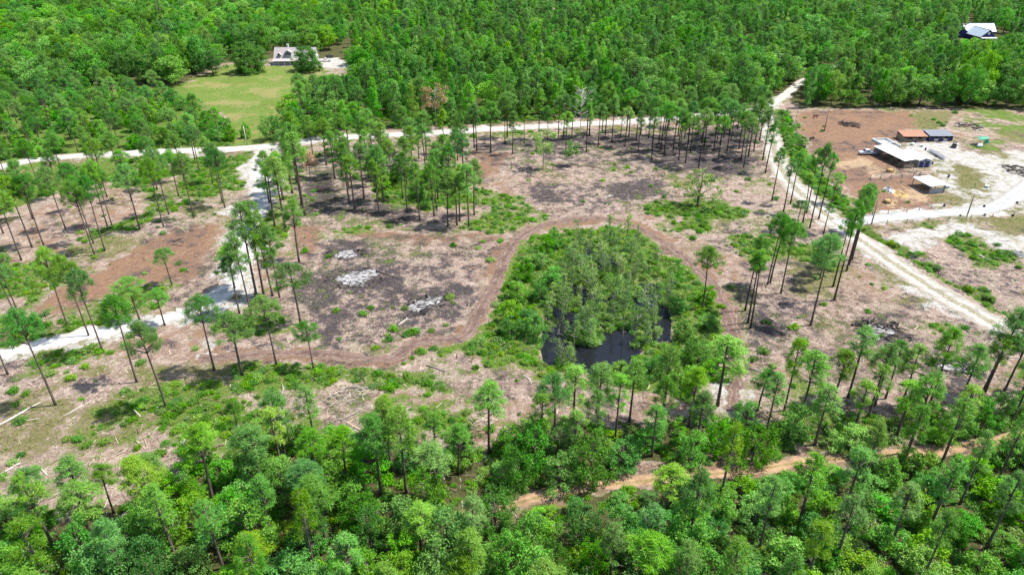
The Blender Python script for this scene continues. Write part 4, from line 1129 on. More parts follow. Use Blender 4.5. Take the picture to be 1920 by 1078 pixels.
# twin sheds at the back of the yard
def back_shed(name, label, x0, x1, y0, y1, roofm, wallm, openings, ofm):
    W, L = x1 - x0, y1 - y0
    r = frame(((x0 + x1) / 2, (y0 + y1) / 2), 0.0, name, label, "shed")
    obj("roof", corrugated(MB(), (-W / 2 - 0.2, -L / 2 - 0.5, 2.05), (W / 2 + 0.2, -L / 2 - 0.5, 2.05), (W / 2 + 0.2, L / 2 + 0.3, 2.9), (-W / 2 - 0.2, L / 2 + 0.3, 2.9), 0.5), M[roofm], r)
    obj("back_wall", MB().box((0, L / 2, 1.2), (W, 0.1, 2.9)), M[wallm], r)
    for s_ in (-1, 1): obj("side_wall", MB().box((s_ * W / 2, 0, 0.85), (0.1, L - 0.12, 2.2)), M[wallm], r)
    n = openings
    for i in range(n + 1):
        obj("post", MB().box((-W / 2 + 0.1 + (W - 0.2) * i / n, -L / 2, 0.8), (0.16, 0.16, 2.2)), M['wood'], r)
    for i in range(n):
        cxp = -W / 2 + 0.1 + (W - 0.2) * (i + 0.5) / n
        if i % 2 == 0: obj("front_panel", MB().box((cxp, -L / 2 + 0.02, 0.55), (W / n - 0.25, 0.07, 1.5)), M[ofm], r)
        else: obj("gate", MB().box((cxp, -L / 2 + 0.02, 0.5), (W / n - 0.3, 0.06, 0.9)), M['wallbrown' if ofm != 'navy' else 'wallpale'], r)
    obj("floor_bedding", MB().box((0, 0, 0.02), (W - 0.4, L - 0.4, 0.12)), M['hay'], r)
    return r
back_shed("animal_shed", "low shed with rust-orange metal roof at the back of the yard", 143.9, 152.6, 246.2, 251.0, 'roof_rust', 'wallbrown', 5, 'wallbrown')
back_shed("storage_shed", "low shed with grey metal roof and navy front beside the orange-roofed shed", 153.6, 162.2, 246.2, 251.0, 'roof_grey', 'navy', 5, 'navy')
# roofless block pen
r = frame((136.6, 243.6), 0.10, "block_pen", "roofless grey pen with low pale walls behind the pole barn", "pen")
obj("floor_slab", MB().box((0, 0, -0.02), (5.6, 8.6, 0.3)), M['concrete'], r)
for s_ in (-1, 1):
    obj("low_wall", MB().box((s_ * 2.8, 0, 0.35), (0.22, 8.8, 1.1)), M['trim'], r)
obj("low_wall", MB().box((0, 4.4, 0.34), (5.35, 0.22, 1.1)), M['wallpale'], r)
m = MB()
for k in range(14):
    a = random.uniform(0, 6.28); q_ = random.uniform(0, 1.2)
    m.box((1.0 + q_ * math.cos(a), -1 + q_ * math.sin(a), 0.30 + 0.25 * random.random()), (0.7, 0.6, 0.45), a)
obj("rubble_heap", m, M['wallgrey'], r)

# pale farmhouse with dormers
r = frame((-119.5, 393.2), 0.03, "farmhouse", "pale two-storey farmhouse with dormers and front porch above the lawn", "house")
Wd, Dp = 22.0, 9.0
for s_ in (-1, 1):
    P5 = [(-Dp / 2, -0.4), (Dp / 2, -0.4), (Dp / 2, 3.0), (0, 8.1), (-Dp / 2, 3.0)]
    x = s_ * Wd / 2
    m = MB(); m.add([(x - 0.1, p[0], p[1]) for p in P5] + [(x + 0.1, p[0], p[1]) for p in P5],
                    [(0, 1, 2, 3, 4), (9, 8, 7, 6, 5)] + [(i, i + 5, (i + 1) % 5 + 5, (i + 1) % 5) for i in range(5)])
    obj("gable_wall", m, M['wallpale'], r)
for s_ in (-1, 1): obj("wall", MB().box((0, s_ * (Dp / 2 - 0.1), 1.3), (Wd - 0.22, 0.2, 3.4)), M['wallpale'], r)
rf = obj("roof", MB(), M['shingle'], r)
rf.data = corrugated(corrugated(MB(), (-11.5, -5.0, 2.75), (11.5, -5.0, 2.75), (11.5, 0, 8.3), (-11.5, 0, 8.3), 0.8, 0.004, 0.15),
                     (11.5, 5.0, 2.75), (-11.5, 5.0, 2.75), (-11.5, 0.01, 8.3), (11.5, 0.01, 8.3), 0.8, 0.004, 0.15).mesh("roof", M['shingle'])
obj("chimney", MB().box((-4.2, 0.8, 8.6), (0.9, 0.9, 2.2)).box((-4.2, 0.8, 9.75), (1.1, 1.1, 0.15)), M['wallpale'], rf)
obj("porch_roof", corrugated(MB(), (-11.6, -8.0, 2.35), (11.2, -8.0, 2.35), (11.2, -4.7, 3.2), (-11.6, -4.7, 3.2), 0.8, 0.004, 0.12), M['shingle'], r)
obj("porch_floor", MB().box((-0.2, -6.2, 0.05), (22.4, 3.2, 0.5)), M['wallgrey'], r)
for i in range(8): obj("porch_post", MB().box((-11.2 + 3.1 * i, -7.7, 1.28), (0.2, 0.2, 2.1)), M['trim'], r)
obj("porch_railing", MB().box((-0.3, -7.7, 1.1), (21.5, 0.07, 0.09)).box((-0.3, -7.7, 0.7), (21.5, 0.05, 0.05)), M['trim'], r)
for i in range(6):
    wq = obj("window", MB().box((-9.2 + 3.6 * i, -4.53, 1.7), (1.2, 0.1, 1.5)), M['trim'], r)
    obj("pane", MB().box((-9.2 + 3.6 * i, -4.60, 1.7), (1.0, 0.05, 1.3)), M['glass'], wq)
dd = obj("door", MB().box((-1.9, -4.53, 1.35), (1.1, 0.1, 2.1)), M['navy'], r)
obj("handle", MB().box((-1.5, -4.62, 1.3), (0.08, 0.08, 0.12)), M['steel'], dd)
for cx_, wd_, hb, ht in ((-8.3, 1.8, 4.0, 6.0), (-3.4, 3.4, 3.9, 7.3), (4.2, 1.8, 4.0, 6.0)):
    m = MB()
    P5 = [(cx_ - wd_ / 2, hb), (cx_ + wd_ / 2, hb), (cx_ + wd_ / 2, ht - 0.9), (cx_, ht), (cx_ - wd_ / 2, ht - 0.9)]
    m.add([(p[0], -4.0, p[1]) for p in P5] + [(p[0], -0.6, p[1]) for p in P5], [(0, 1, 2, 3, 4), (9, 8, 7, 6, 5)] + [(i, i + 5, (i + 1) % 5 + 5, (i + 1) % 5) for i in range(5)])
    dm = obj("dormer", m, M['wallgrey'], r)
    rm = MB()
    for s_ in (-1, 1):
        corrugated(rm, (cx_ + s_ * (wd_ / 2 + 0.35), -4.4, ht - 1.1), (cx_ + s_ * (wd_ / 2 + 0.35), -0.4, ht - 1.1), (cx_, -0.4, ht + 0.15), (cx_, -4.4, ht + 0.15), 0.8, 0.004, 0.1)
    obj("dormer_roof", rm, M['shingle'], dm)
    for k in range(1 if wd_ < 2 else 3):
        off = 0 if wd_ < 2 else (k - 1) * 1.0
        obj("dormer_window", MB().box((cx_ + off, -4.03, (hb + ht) / 2 - 0.25 + (0.35 if off == 0 else 0)), (0.75, 0.08, 1.1 + (0.5 if off == 0 and wd_ > 2 else 0))), M['glass'], dm)

# navy house with white metal roofs
r = frame((309.0, 473.0), 0.0, "metal_roofed_house", "navy gabled house with white metal roofs deep in the forest", "house")
def gable_wing(cx_, cy_, W, L, eave, ridge, rot, roofm):
    w_ = empty("wing", (cx_, cy_, 0), rot); w_.parent = r
    gable_house(w_, W, L, eave, ridge, 'navy', roofm, 0.6)
    fw = obj("gable_window", MB().tube([(0, -L / 2 - 0.12, ridge - 2.1), (0, -L / 2 - 0.2, ridge - 2.1)], 0.75, 16), M['trim'], w_)
    return w_
w1 = gable_wing(-3.2, -3.0, 9.6, 17.0, 3.3, 7.2, 0.0, 'roof_pale')
obj("porch_roof", corrugated(MB(), (-5.0, -11.2, 2.5), (5.0, -11.2, 2.5), (5.0, -8.7, 3.0), (-5.0, -8.7, 3.0), 0.5), M['roof_white'], w1)
for k in range(4): obj("porch_post", MB().box((-4.6 + 3.05 * k, -10.9, 1.1), (0.2, 0.2, 2.8)), M['trim'], w1)
w2 = gable_wing(-9.5, 12.5, 10.5, 15.0, 3.6, 7.4, -0.35, 'roof_white')
w3 = gable_wing(4.0, 13.5, 9.5, 20.0, 3.6, 7.6, math.pi / 2, 'roof_white')

# ------------------------------------------------------------------ vehicles and yard things
def wheel(parent, x, y, rad, wid, mt='tyre'):
    w_ = obj("wheel", MB().tube([(x, y - wid / 2, rad), (x, y + wid / 2, rad)], rad, 16), M['tyre'], parent)
    s_ = 1 if y > 0 else -1
    obj("rim", MB().tube([(x, y + s_ * wid * 0.4, rad), (x, y + s_ * (wid / 2 + 0.02), rad)], rad * 0.6, 12), M['steel'], w_)
def loft_body(prof, half, m=None):
    """side profile (x, z) swept across the width with rounded-in shoulders"""
    m = m or MB()
    n = len(prof)
    rings = []
    for y, k in ((-half, 0.94), (-half * 0.93, 1.0), (half * 0.93, 1.0), (half, 0.94)):
        cz = sum(p[1] for p in prof) / n; cx_ = sum(p[0] for p in prof) / n
        rings.append([(cx_ + (p[0] - cx_) * (0.985 if k < 1 else 1), y, cz + (p[1] - cz) * k) for p in prof])
    vs_ = [p for rg in rings for p in rg]
    fs = []
    for a in range(3):
        for i in range(n): fs.append((a * n + i, a * n + (i + 1) % n, (a + 1) * n + (i + 1) % n, (a + 1) * n + i))
    fs.append(tuple(range(n - 1, -1, -1))); fs.append(tuple(3 * n + i for i in range(n)))
    m.add(vs_, fs)
    return m
def pickup(name, label, loc, rz, paint, cat="pickup"):
    z = gz(*loc)
    r = tag(empty(name, (loc[0], loc[1], z), rz), label, cat)
    obj("body", loft_body([(-2.8, 0.5), (2.8, 0.5), (2.82, 0.85), (2.7, 1.05), (1.45, 1.16), (-0.75, 1.16), (-0.75, 0.75), (-2.65, 0.75), (-2.65, 1.16), (-2.8, 1.16)], 0.98), M[paint], r)
    for s_ in (-1, 1): obj("bed_side", MB().box((-1.75, s_ * 0.92, 0.95), (1.95, 0.10, 0.44)), M[paint], r)
    cab = obj("cab", loft_body([(-0.72, 1.16), (1.42, 1.16), (0.75, 1.86), (-0.55, 1.9)], 0.86), M[paint], r)
    obj("windscreen", MB().box((1.13, 0, 1.53), (0.04, 1.40, 0.80), 0, tilt=Matrix.Rotation(-0.76, 3, 'Y')), M['glass'], cab)
    obj("rear_window", MB().box((-0.665, 0, 1.55), (0.03, 1.3, 0.42)), M['glass'], cab)
    for s_ in (-1, 1):
        obj("side_window", MB().box((0.05, s_ * 0.865, 1.53), (1.15, 0.03, 0.46)), M['glass'], cab)
        obj("headlight", MB().box((2.79, s_ * 0.72, 0.86), (0.06, 0.32, 0.18)), M['trim'], r)
        obj("mirror", MB().box((0.95, s_ * 1.05, 1.25), (0.12, 0.2, 0.18)), M['darkpaint'], r)
    for x in (-1.85, 1.85):
        for s_ in (-1, 1): wheel(r, x, s_ * 0.86, 0.40, 0.26)
    obj("bumper", MB().box((2.86, 0, 0.55), (0.14, 1.8, 0.22)).box((-2.86, 0, 0.55), (0.14, 1.8, 0.2)), M['steel'], r)
    return r
def suv(name, label, loc, rz, paint, cat="car"):
    z = gz(*loc)
    r = tag(empty(name, (loc[0], loc[1], z), rz), label, cat)
    obj("body", loft_body([(-2.25, 0.42), (2.25, 0.42), (2.3, 0.75), (2.1, 0.95), (1.1, 1.05), (-2.2, 1.08), (-2.3, 0.8)], 0.92), M[paint], r)
    cab = obj("cabin", loft_body([(-2.1, 1.06), (1.05, 1.04), (0.35, 1.62), (-1.75, 1.66)], 0.80), M[paint], r)
    for s_ in (-1, 1):
        obj("side_window", MB().box((-0.55, s_ * 0.805, 1.34), (1.9, 0.03, 0.36)), M['glass'], cab)
        obj("headlight", MB().box((2.24, s_ * 0.66, 0.78), (0.06, 0.3, 0.15)), M['trim'], r)
    obj("windscreen", MB().box((0.74, 0, 1.35), (0.03, 1.3, 0.74), 0, tilt=Matrix.Rotation(-0.87, 3, 'Y')), M['glass'], cab)
    for x in (-1.4, 1.45):
        for s_ in (-1, 1): wheel(r, x, s_ * 0.80, 0.35, 0.22)
    return r
pickup("pickup_truck", "silver pickup truck parked on brown dirt before the pole barn", (124.0, 231.2), math.pi - 0.05, 'silver')
p1 = PX(611, 116); pickup("pickup_truck", "white pickup parked on the pale drive beside the farmhouse", p1, math.pi + 0.25, 'whitepaint')
p1 = PX(619, 109); suv("car", "dark car parked behind the white pickup by the farmhouse", p1, 0.5, 'darkpaint')
# small off-road buggy
x, y = PX(1788, 277)
r = tag(empty("utility_buggy", (x, y, gz(x, y)), 0.9), "dark open off-road buggy on the white sand yard", "buggy")
obj("body", loft_body([(-1.4, 0.4), (1.4, 0.4), (1.45, 0.75), (0.7, 0.9), (0.5, 0.7), (-0.4, 0.7), (-0.5, 1.0), (-1.4, 1.0)], 0.7), M['darkpaint'], r)
cg = MB()
for s_ in (-1, 1): cg.tube([(0.65, s_ * 0.62, 0.85), (0.35, s_ * 0.58, 1.75), (-0.5, s_ * 0.58, 1.75), (-0.6, s_ * 0.62, 0.95)], 0.035, 5)
obj("roll_cage", cg, M['darkpaint'], r)
obj("canopy_roof", MB().box((-0.08, 0, 1.80), (1.1, 1.3, 0.05)), M['darkpaint'], r)
obj("seat", MB().box((-0.15, 0, 0.85), (0.5, 1.1, 0.25)).box((-0.42, 0, 1.15), (0.12, 1.1, 0.5)), M['tyre'], r)
for x_ in (-0.95, 0.95):
    for s_ in (-1, 1): wheel(r, x_, s_ * 0.68, 0.33, 0.25)
# flatbed trailer of slats
x, y = PX(1757, 292)
r = tag(empty("flatbed_trailer", (x, y, gz(x, y)), math.pi / 2 - 0.02), "long narrow grey flatbed trailer on the white sand", "trailer")
fr_ = MB()
for s_ in (-1, 1): fr_.box((0, s_ * 0.75, 0.55), (9.4, 0.10, 0.16))
fr_.tube([(4.7, -0.7, 0.55), (6.1, 0, 0.5), (4.7, 0.7, 0.55)], 0.06, 5)
obj("chassis", fr_, M['steel'], r)
for k in range(26): obj("plank", MB().box((-4.55 + 0.364 * k, 0, 0.67), (0.30, 1.75, 0.06)), M['roof_grey'], r)
for x_ in (-1.6, -0.7):
    for s_ in (-1, 1): wheel(r, x_, s_ * 1.02, 0.36, 0.22)
# green tarp canopy with a pale tank below
x, y = PX(1836, 272)
r = tag(empty("tarp_canopy", (x, y, gz(x, y)), 0.2), "green tarp canopy on poles at the back of the white yard", "canopy")
m = MB(); n = 8
vs_ = [(-2.0 + 4.0 * i / n, -1.6 + 3.2 * j / n, 2.3 + 0.5 * math.sin(math.pi * j / n) + 0.12 * math.sin(i * 2.1 + j)) for j in range(n + 1) for i in range(n + 1)]
m.add(vs_, [(j * (n + 1) + i, j * (n + 1) + i + 1, (j + 1) * (n + 1) + i + 1, (j + 1) * (n + 1) + i) for j in range(n) for i in range(n)])
tp = obj("tarp", m, M['tarp'], r, True); sm = tp.modifiers.new("thickness", 'SOLIDIFY'); sm.thickness = 0.03
for a in (-1.85, 1.85):
    for b in (-1.5, 1.5): obj("pole", MB().tube([(a, b, -0.2), (a, b, 2.35)], 0.04, 6), M['steel'], r)
obj("front_skirt", MB().box((0.9, -1.6, 1.5), (2.0, 0.03, 1.5)), M['tarp'], r)
x, y = PX(1834, 276)
r = tag(empty("water_tank", (x, y - 0.6, gz(x, y))), "white water tank under the green tarp canopy", "tank")
obj("tank_body", MB().tube([(-0.9, 0, 0.62), (-0.75, 0, 0.62), (0.75, 0, 0.62), (0.9, 0, 0.62)], [0.35, 0.55, 0.55, 0.35], 14), M['trim'], r)
obj("cradle", MB().box((-0.5, 0, 0.08), (0.15, 1.0, 0.3)).box((0.5, 0, 0.08), (0.15, 1.0, 0.3)), M['steel'], r)

def log_heap(name, label, cat, center, rx, ry, n, mat, seed, length=(1.5, 4), rad=(0.07, 0.2), hgt=0.7, rz=0.0, part="log"):
    z = gz(*center)
    r = tag(empty(name, (center[0], center[1], z), rz), label, cat)
    rg = random.Random(seed)
    for k in range(n):
        a = rg.uniform(0, 6.28); q_ = rg.random() ** 0.6
        L_ = rg.uniform(*length) / 2; az = rg.uniform(0, 6.28) if rg.random() < 0.5 else rg.gauss(0, 0.5)
        cx_, cy_ = rx * q_ * math.cos(a), ry * q_ * math.sin(a)
        zz = rg.uniform(0.02, hgt) * (1 - q_ * 0.75)
        tl = rg.gauss(0, 0.12)
        R0 = rg.uniform(*rad)
        p0 = (cx_ - L_ * math.cos(az), cy_ - L_ * math.sin(az), max(zz - L_ * tl, R0 * 0.3))
        p1 = (cx_ + L_ * math.cos(az), cy_ + L_ * math.sin(az), max(zz + L_ * tl, R0 * 0.3))
        mid = tuple((a_ + b_) / 2 + rg.gauss(0, 0.06) for a_, b_ in zip(p0, p1))
        obj(part, MB().tube([p0, mid, p1], [R0, R0 * 0.85, R0 * 0.55], 6), M[mat] if isinstance(mat, str) else M[rg.choice(mat)], r, True)
    return r
log_heap("log_pile", "low dark log pile on the brown paddock behind the utility pole", "log pile", PX(1592, 234), 3.6, 4.0, 40, ['charred', 'charred', 'scorched'], 1)
log_heap("junk_heap", "dark heap of scrap timber before the forest behind the yard", "scrap heap", PX(1812, 238), 6.0, 5.5, 46, ['charred', 'steel', 'charred', 'bark'], 2, hgt=1.2)
log_heap("brush_pile", "dark brush pile at the right edge of the white yard", "brush pile", PX(1912, 322), 3.6, 7.0, 50, ['charred', 'bark', 'greybark'], 3, hgt=1.2)
log_heap("lumber_stack", "grey poles stacked on white sand at the right edge", "lumber", PX(1914, 480), 2.0, 1.6, 14, ['steel', 'greybark'], 4, (4, 6), (0.08, 0.12), 0.5, -0.6, "pole")
def hay_ring(label, px, py, full=True):
    x, y = PX(px, py)
    r = tag(empty("hay_feeder", (x, y, gz(x, y))), label, "hay feeder", "hay feeders")
    for z in (0.15, 0.55, 0.95):
        obj("ring", MB().tube([(1.15 * math.cos(a * math.pi / 12), 1.15 * math.sin(a * math.pi / 12), z) for a in range(25)], 0.035, 4), M['rustring'], r)
    for k in range(12):
        a = k * math.pi / 6; obj("bar", MB().tube([(1.15 * math.cos(a), 1.15 * math.sin(a), -0.1), (1.15 * math.cos(a), 1.15 * math.sin(a), 0.97)], 0.03, 4), M['rustring'], r)
    m = MB(); rg = random.Random(px)
    rings = [(1.02, 0.0), (1.0, 0.55), (0.8, 0.85), (0.35, 1.0)]
    vs_ = [(q_ * (1 + rg.gauss(0, 0.05)) * math.cos(a * math.pi / 8), q_ * (1 + rg.gauss(0, 0.05)) * math.sin(a * math.pi / 8), z + rg.gauss(0, 0.03)) for q_, z in rings for a in range(16)]
    fs = [(i * 16 + k, i * 16 + (k + 1) % 16, (i + 1) * 16 + (k + 1) % 16, (i + 1) * 16 + k) for i in range(3) for k in range(16)] + [tuple(48 + k for k in range(16))]
    m.add(vs_, fs); obj("hay", m, M['hay'], r, True)
hay_ring("round hay feeder on tan bedding below the pole barn", 1668, 323)
hay_ring("round hay feeder at the near end of the brown paddock", 1663, 379)
def mound(name, label, cat, center, rx, ry, h, mat, seed, n=26, rz=0.0, rough=0.3):
    z = gz(*center)
    rg = np.random.default_rng(seed)
    m = MB(); k = 9
    vs_ = []
    for i in range(k):
        q_ = i / (k - 1)
        for a in range(n):
            an = 2 * math.pi * a / n
            w_ = 1 + 0.18 * math.sin(2 * an + seed) + 0.12 * math.sin(3 * an + seed * 2)
            rj = q_ * w_ * (1 + 0.06 * rg.normal())
            zz = h * (1 - q_ ** 1.5) * (1 + rough * rg.normal()) - 0.12 * q_ ** 3
            vs_.append((rx * rj * math.cos(an), ry * rj * math.sin(an), zz if i else h))
    m.add(vs_, [(i * n + a, (i + 1) * n + a, (i + 1) * n + (a + 1) % n, i * n + (a + 1) % n) for i in range(k - 1) for a in range(n)])
    return m
def mound_thing(name, label, cat, center, rx, ry, h, mat, seed, **kw):
    o = obj(name, mound(name, label, cat, center, rx, ry, h, mat, seed, **kw), M[mat], None, False, loc=(center[0], center[1], gz(*center)))
    return tag(o, label, cat)
mound_thing("rubble_mound", "pale rubble mound on the brown paddock left of the shelter", "rubble", PX(1668, 357), 1.6, 2.2, 0.9, 'rock', 4)
mound_thing("dirt_mound", "low tan dirt mound right of the pale rubble mound", "mound", PX(1688, 363), 3.0, 3.2, 0.5, 'hay', 5)

# yard clutter
yr = random.Random(3)
CL = [(1722, 312), (1735, 309), (1741, 304), (1748, 308), (1728, 275), (1716, 268), (1735, 282), (1711, 272), (1775, 352), (1766, 358), (1778, 333), (1806, 283), (1850, 352)]
for n, (a, b) in enumerate(sorted(CL)):
    x, y = PX(a, b)
    if n % 3 == 0:
        r = tag(empty("storage_bin", (x, y, gz(x, y)), yr.uniform(0, 3)), "pale storage bin in the sandy yard, %s from left" % ordinal(n // 3 + 1), "bin", "pale bins in the yard")
        obj("tub", MB().box((0, 0, 0.32), (1.2, 0.8, 0.66)), M['roof_pale'], r); obj("lid", MB().box((0, 0, 0.69), (1.28, 0.88, 0.07)), M['trim'], r)
    elif n % 3 == 1:
        r = tag(empty("barrel", (x, y, gz(x, y))), "dark barrel in the sandy yard, %s from left" % ordinal(n // 3 + 1), "barrel", "barrels in the yard")
        obj("drum", MB().tube([(0, 0, -0.02), (0, 0, 0.3), (0, 0, 0.6), (0, 0, 0.9)], [0.29, 0.31, 0.31, 0.29], 14), M['navy'], r, False); obj("lid", MB().tube([(0, 0, 0.9), (0, 0, 0.93)], 0.26, 14), M['darkpaint'], r)
    else:
        r = tag(empty("pallet", (x, y, gz(x, y)), yr.uniform(0, 3)), "weathered wooden pallet in the sandy yard, %s from left" % ordinal(n // 3 + 1), "pallet", "pallets in the yard")
        for k in range(3): obj("bearer", MB().box((0, -0.5 + 0.5 * k, 0.05), (1.2, 0.09, 0.12)), M['wood'], r)
        for k in range(6): obj("plank", MB().box((-0.52 + 0.208 * k, 0, 0.13), (0.14, 1.15, 0.03)), M['wallbrown'], r)
# cattle
def cow(label, px, py, rz, mat, sc=1.0, graze=True):
    x, y = PX(px, py)
    me = bpy.data.meshes.new("cow")
    J = [((0.75, 0, 1.15), .30, .34), ((0.3, 0, 1.13), .36, .42), ((-0.25, 0, 1.12), .36, .42), ((-0.75, 0, 1.15), .30, .33),     # trunk 0-3
         ((1.05, 0, 1.20), .18, .24), ((1.35, 0, 0.95 if graze else 1.45), .13, .17), ((1.52, 0, 0.68 if graze else 1.55), .11, .13), ((1.70, 0, 0.45 if graze else 1.45), .085, .085)]   # neck, head 4-7
    E_ = [(0, 1), (1, 2), (2, 3), (0, 4), (4, 5), (5, 6), (6, 7)]
    for fx_, root in ((0.62, 0), (-0.72, 3)):
        for s_ in (-1, 1):
            i0 = len(J)
            kx = 0.05 if fx_ > 0 else 0.06; hx = 0.0 if fx_ > 0 else -0.12
            J += [((fx_ + kx, s_ * 0.22, 0.78), .13, .15), ((fx_ + hx, s_ * 0.22, 0.42), .075, .08), ((fx_ + 0.02, s_ * 0.22, 0.06), .055, .06)]
            E_ += [(root, i0), (i0, i0 + 1), (i0 + 1, i0 + 2)]
    i0 = len(J); J += [((-1.02, 0, 1.25), .04, .04), ((-1.10, 0, 0.65), .03, .03)]; E_ += [(3, i0), (i0, i0 + 1)]
    for s_ in (-1, 1):
        i0 = len(J); hd = J[5][0]; J += [((hd[0] - 0.02, s_ * 0.25, hd[2] + 0.06), .05, .03)]; E_ += [(5, i0)]
    me.from_pydata([j[0] for j in J], E_, [])
    bmq = bmesh.new(); bmq.from_mesh(me)
    lay = bmq.verts.layers.skin.verify()
    bmq.verts.ensure_lookup_table()
    for v, j in zip(bmq.verts, J): v[lay].radius = (j[1], j[2]); v[lay].use_root = False
    bmq.verts[1][lay].use_root = True
    bmq.to_mesh(me); bmq.free()
    o = link("cow", me, None, (x, y, gz(x, y) - 0.02), (0, 0, rz), (sc,) * 3)
    me.materials.append(M[mat])
    o.modifiers.new("skin", 'SKIN').use_smooth_shade = True
    o.modifiers.new("smooth", 'SUBSURF').levels = 1; o.modifiers["smooth"].render_levels = 1
    return tag(o, label, "cow", "cattle in the paddock")
cow("black cow standing by the paddock's hedge side", 1504, 281, 2.9, 'blackhide', 1.05, False)
cow("brown cow grazing at the paddock's far corner", 1528, 222, 0.2, 'brownhide', 1.0, True)
cow("dark cow in the shade of the paddock pine", 1521, 264, 0.4, 'blackhide', 0.95, True)

# poles, fences, gate
def utility_pole(label, bx, by, ty, arms=True, mat='wood'):
    x, y = PX(bx, by); h = max(7.0, min(12, height_for(x, y, ty)))
    r = tag(empty("utility_pole", (x, y, gz(x, y))), label, "pole")
    obj("pole", MB().tube([(0, 0, -0.5), (0, 0, h)], [0.19, 0.12], 8), M[mat], r, True)
    if arms:
        obj("crossarm", MB().box((0, 0.15, h - 0.5), (1.8, 0.12, 0.14)), M[mat], r)
        for k in (-0.8, 0, 0.8): obj("insulator", MB().tube([(k, 0.15, h - 0.43), (k, 0.15, h - 0.2)], 0.06, 6), M['trim'], r)
utility_pole("brown utility pole standing in the brown paddock", 1545, 248, 209)
utility_pole("thin pale pole beside the driveway entrance", 1634, 420, 396, False)
utility_pole("pale pole standing at the lawn's lower end by the rear road", 463, 272, 236, False, 'bleached')
utility_pole("pole beside the driveway's lower verge", 1812, 408, 372, False)
def fence(label, line_px, step, h=1.25, mat='wood'):
    pts = smooth_line(PL(line_px), step) if len(line_px) > 2 else None
    P_ = PL(line_px)
    d_acc = [P_[0]]
    for a, b in zip(P_[:-1], P_[1:]):
        n = max(1, int(math.hypot(b[0] - a[0], b[1] - a[1]) / step))
        for k in range(1, n + 1): d_acc.append((a[0] + (b[0] - a[0]) * k / n, a[1] + (b[1] - a[1]) * k / n))
    r = tag(empty("wire_fence", (*d_acc[0], gz(*d_acc[0]))), label, "fence")
    o0 = Vector((*d_acc[0], gz(*d_acc[0])))
    pm = MB().tube([(0, 0, -0.4), (0, 0, h)], [0.085, 0.075], 6).mesh("post", M[mat])
    tops = []
    for i, p in enumerate(d_acc):
        q_ = Vector((*p, gz(*p))) - o0
        link("post", pm, r, q_); tops.append(q_)
    for z in (0.35, 0.7, 1.1):
        obj("wire", MB().tube([t_ + Vector((0, 0, z)) for t_ in tops], 0.012, 3, cap=False), M['steel'], r)
fence("wire fence on posts along the driveway's near verge", [(1625, 422), (1700, 417), (1780, 411), (1900, 406)], 5.0)
fence("wire fence along the paddock's near edge above the driveway", [(1630, 402), (1700, 398), (1768, 388)], 4.0)
fence("wire fence between hedge strip and brown paddock", [(1497, 209), (1491, 230), (1493, 250), (1512, 288), (1540, 325), (1575, 365), (1610, 400)], 5.0)
fence("short fence across the paddock below the pole barn", [(1632, 336), (1670, 335), (1712, 333), (1724, 332)], 3.2)
fence("fence from the pole barn down to the shelter", [(1704, 309), (1712, 320), (1722, 332)], 2.5)
x, y = PX(1622, 404)
r = tag(empty("farm_gate", (x, y, gz(x, y)), 0.1), "red metal farm gate at the driveway entrance", "gate")
for z in (0.35, 0.62, 0.89, 1.16): obj("rail", MB().tube([(-2.0, 0, z), (2.0, 0, z)], 0.05, 6), M['redpaint'], r)
for x_ in (-2.0, 0, 2.0): obj("upright", MB().tube([(x_, 0, 0.25), (x_, 0, 1.25)], 0.055, 6), M['redpaint'], r)
for x_ in (-2.15, 2.15): obj("gate_post", MB().tube([(x_, 0, -0.3), (x_, 0, 1.5)], 0.10, 8), M['wood'], r)

# ------------------------------------------------------------------ burnt piles, logs, brush, stumps
def ash_pile(label, px, py, rx, ry, seed, nlog=16, rz=0.0):
    c = PX(px, py)
    r = tag(empty("ash_pile", (c[0], c[1], gz(*c)), rz), label, "ash pile", "burnt slash piles")
    ash = obj("ash", mound("ash", "", "", c, rx * 0.85, ry * 0.85, 0.10, 'ash', seed, 40, 0, 0.15), M['ash'], r, True)
    rg = random.Random(seed)
    for k in range(nlog):
        a, q_ = rg.uniform(0, 6.28), rg.random() ** 0.5 * 1.1
        L_ = rg.uniform(0.6, 2.6); az = rg.gauss(0.2, 0.9)
        p0 = Vector((rx * q_ * math.cos(a), ry * q_ * math.sin(a), rg.uniform(0.12, 0.45)))
        dv = Vector((math.cos(az), math.sin(az), rg.gauss(0, 0.10))) * L_
        R0 = rg.uniform(0.05, 0.15)
        obj("charred_log", MB().tube([p0 - dv * 0.5, p0 + Vector((0, 0, 0.06)), p0 + dv * 0.5], [R0, R0 * 0.9, R0 * 0.5], 6), M['charred' if rg.random() < 0.9 else 'greybark'], r, True)
    return r
ash_pile("small ash pile with charred poles, farthest of the three in the clearing", 648, 475, 4.6, 3.2, 11, 22)
ash_pile("widest white ash pile strewn with charred logs in the clearing's middle", 668, 523, 7.0, 5.0, 12, 44)
ash_pile("ash pile with burnt branches nearest the loop track", 800, 570, 7.2, 3.4, 13, 48, 0.55)
ash_pile("round ash pile ringed by charred wood below the lane", 1653, 622, 4.9, 4.9, 14, 90)
ash_pile("ash pile half hidden behind the belt pines", 1795, 690, 5.0, 2.6, 15, 34)
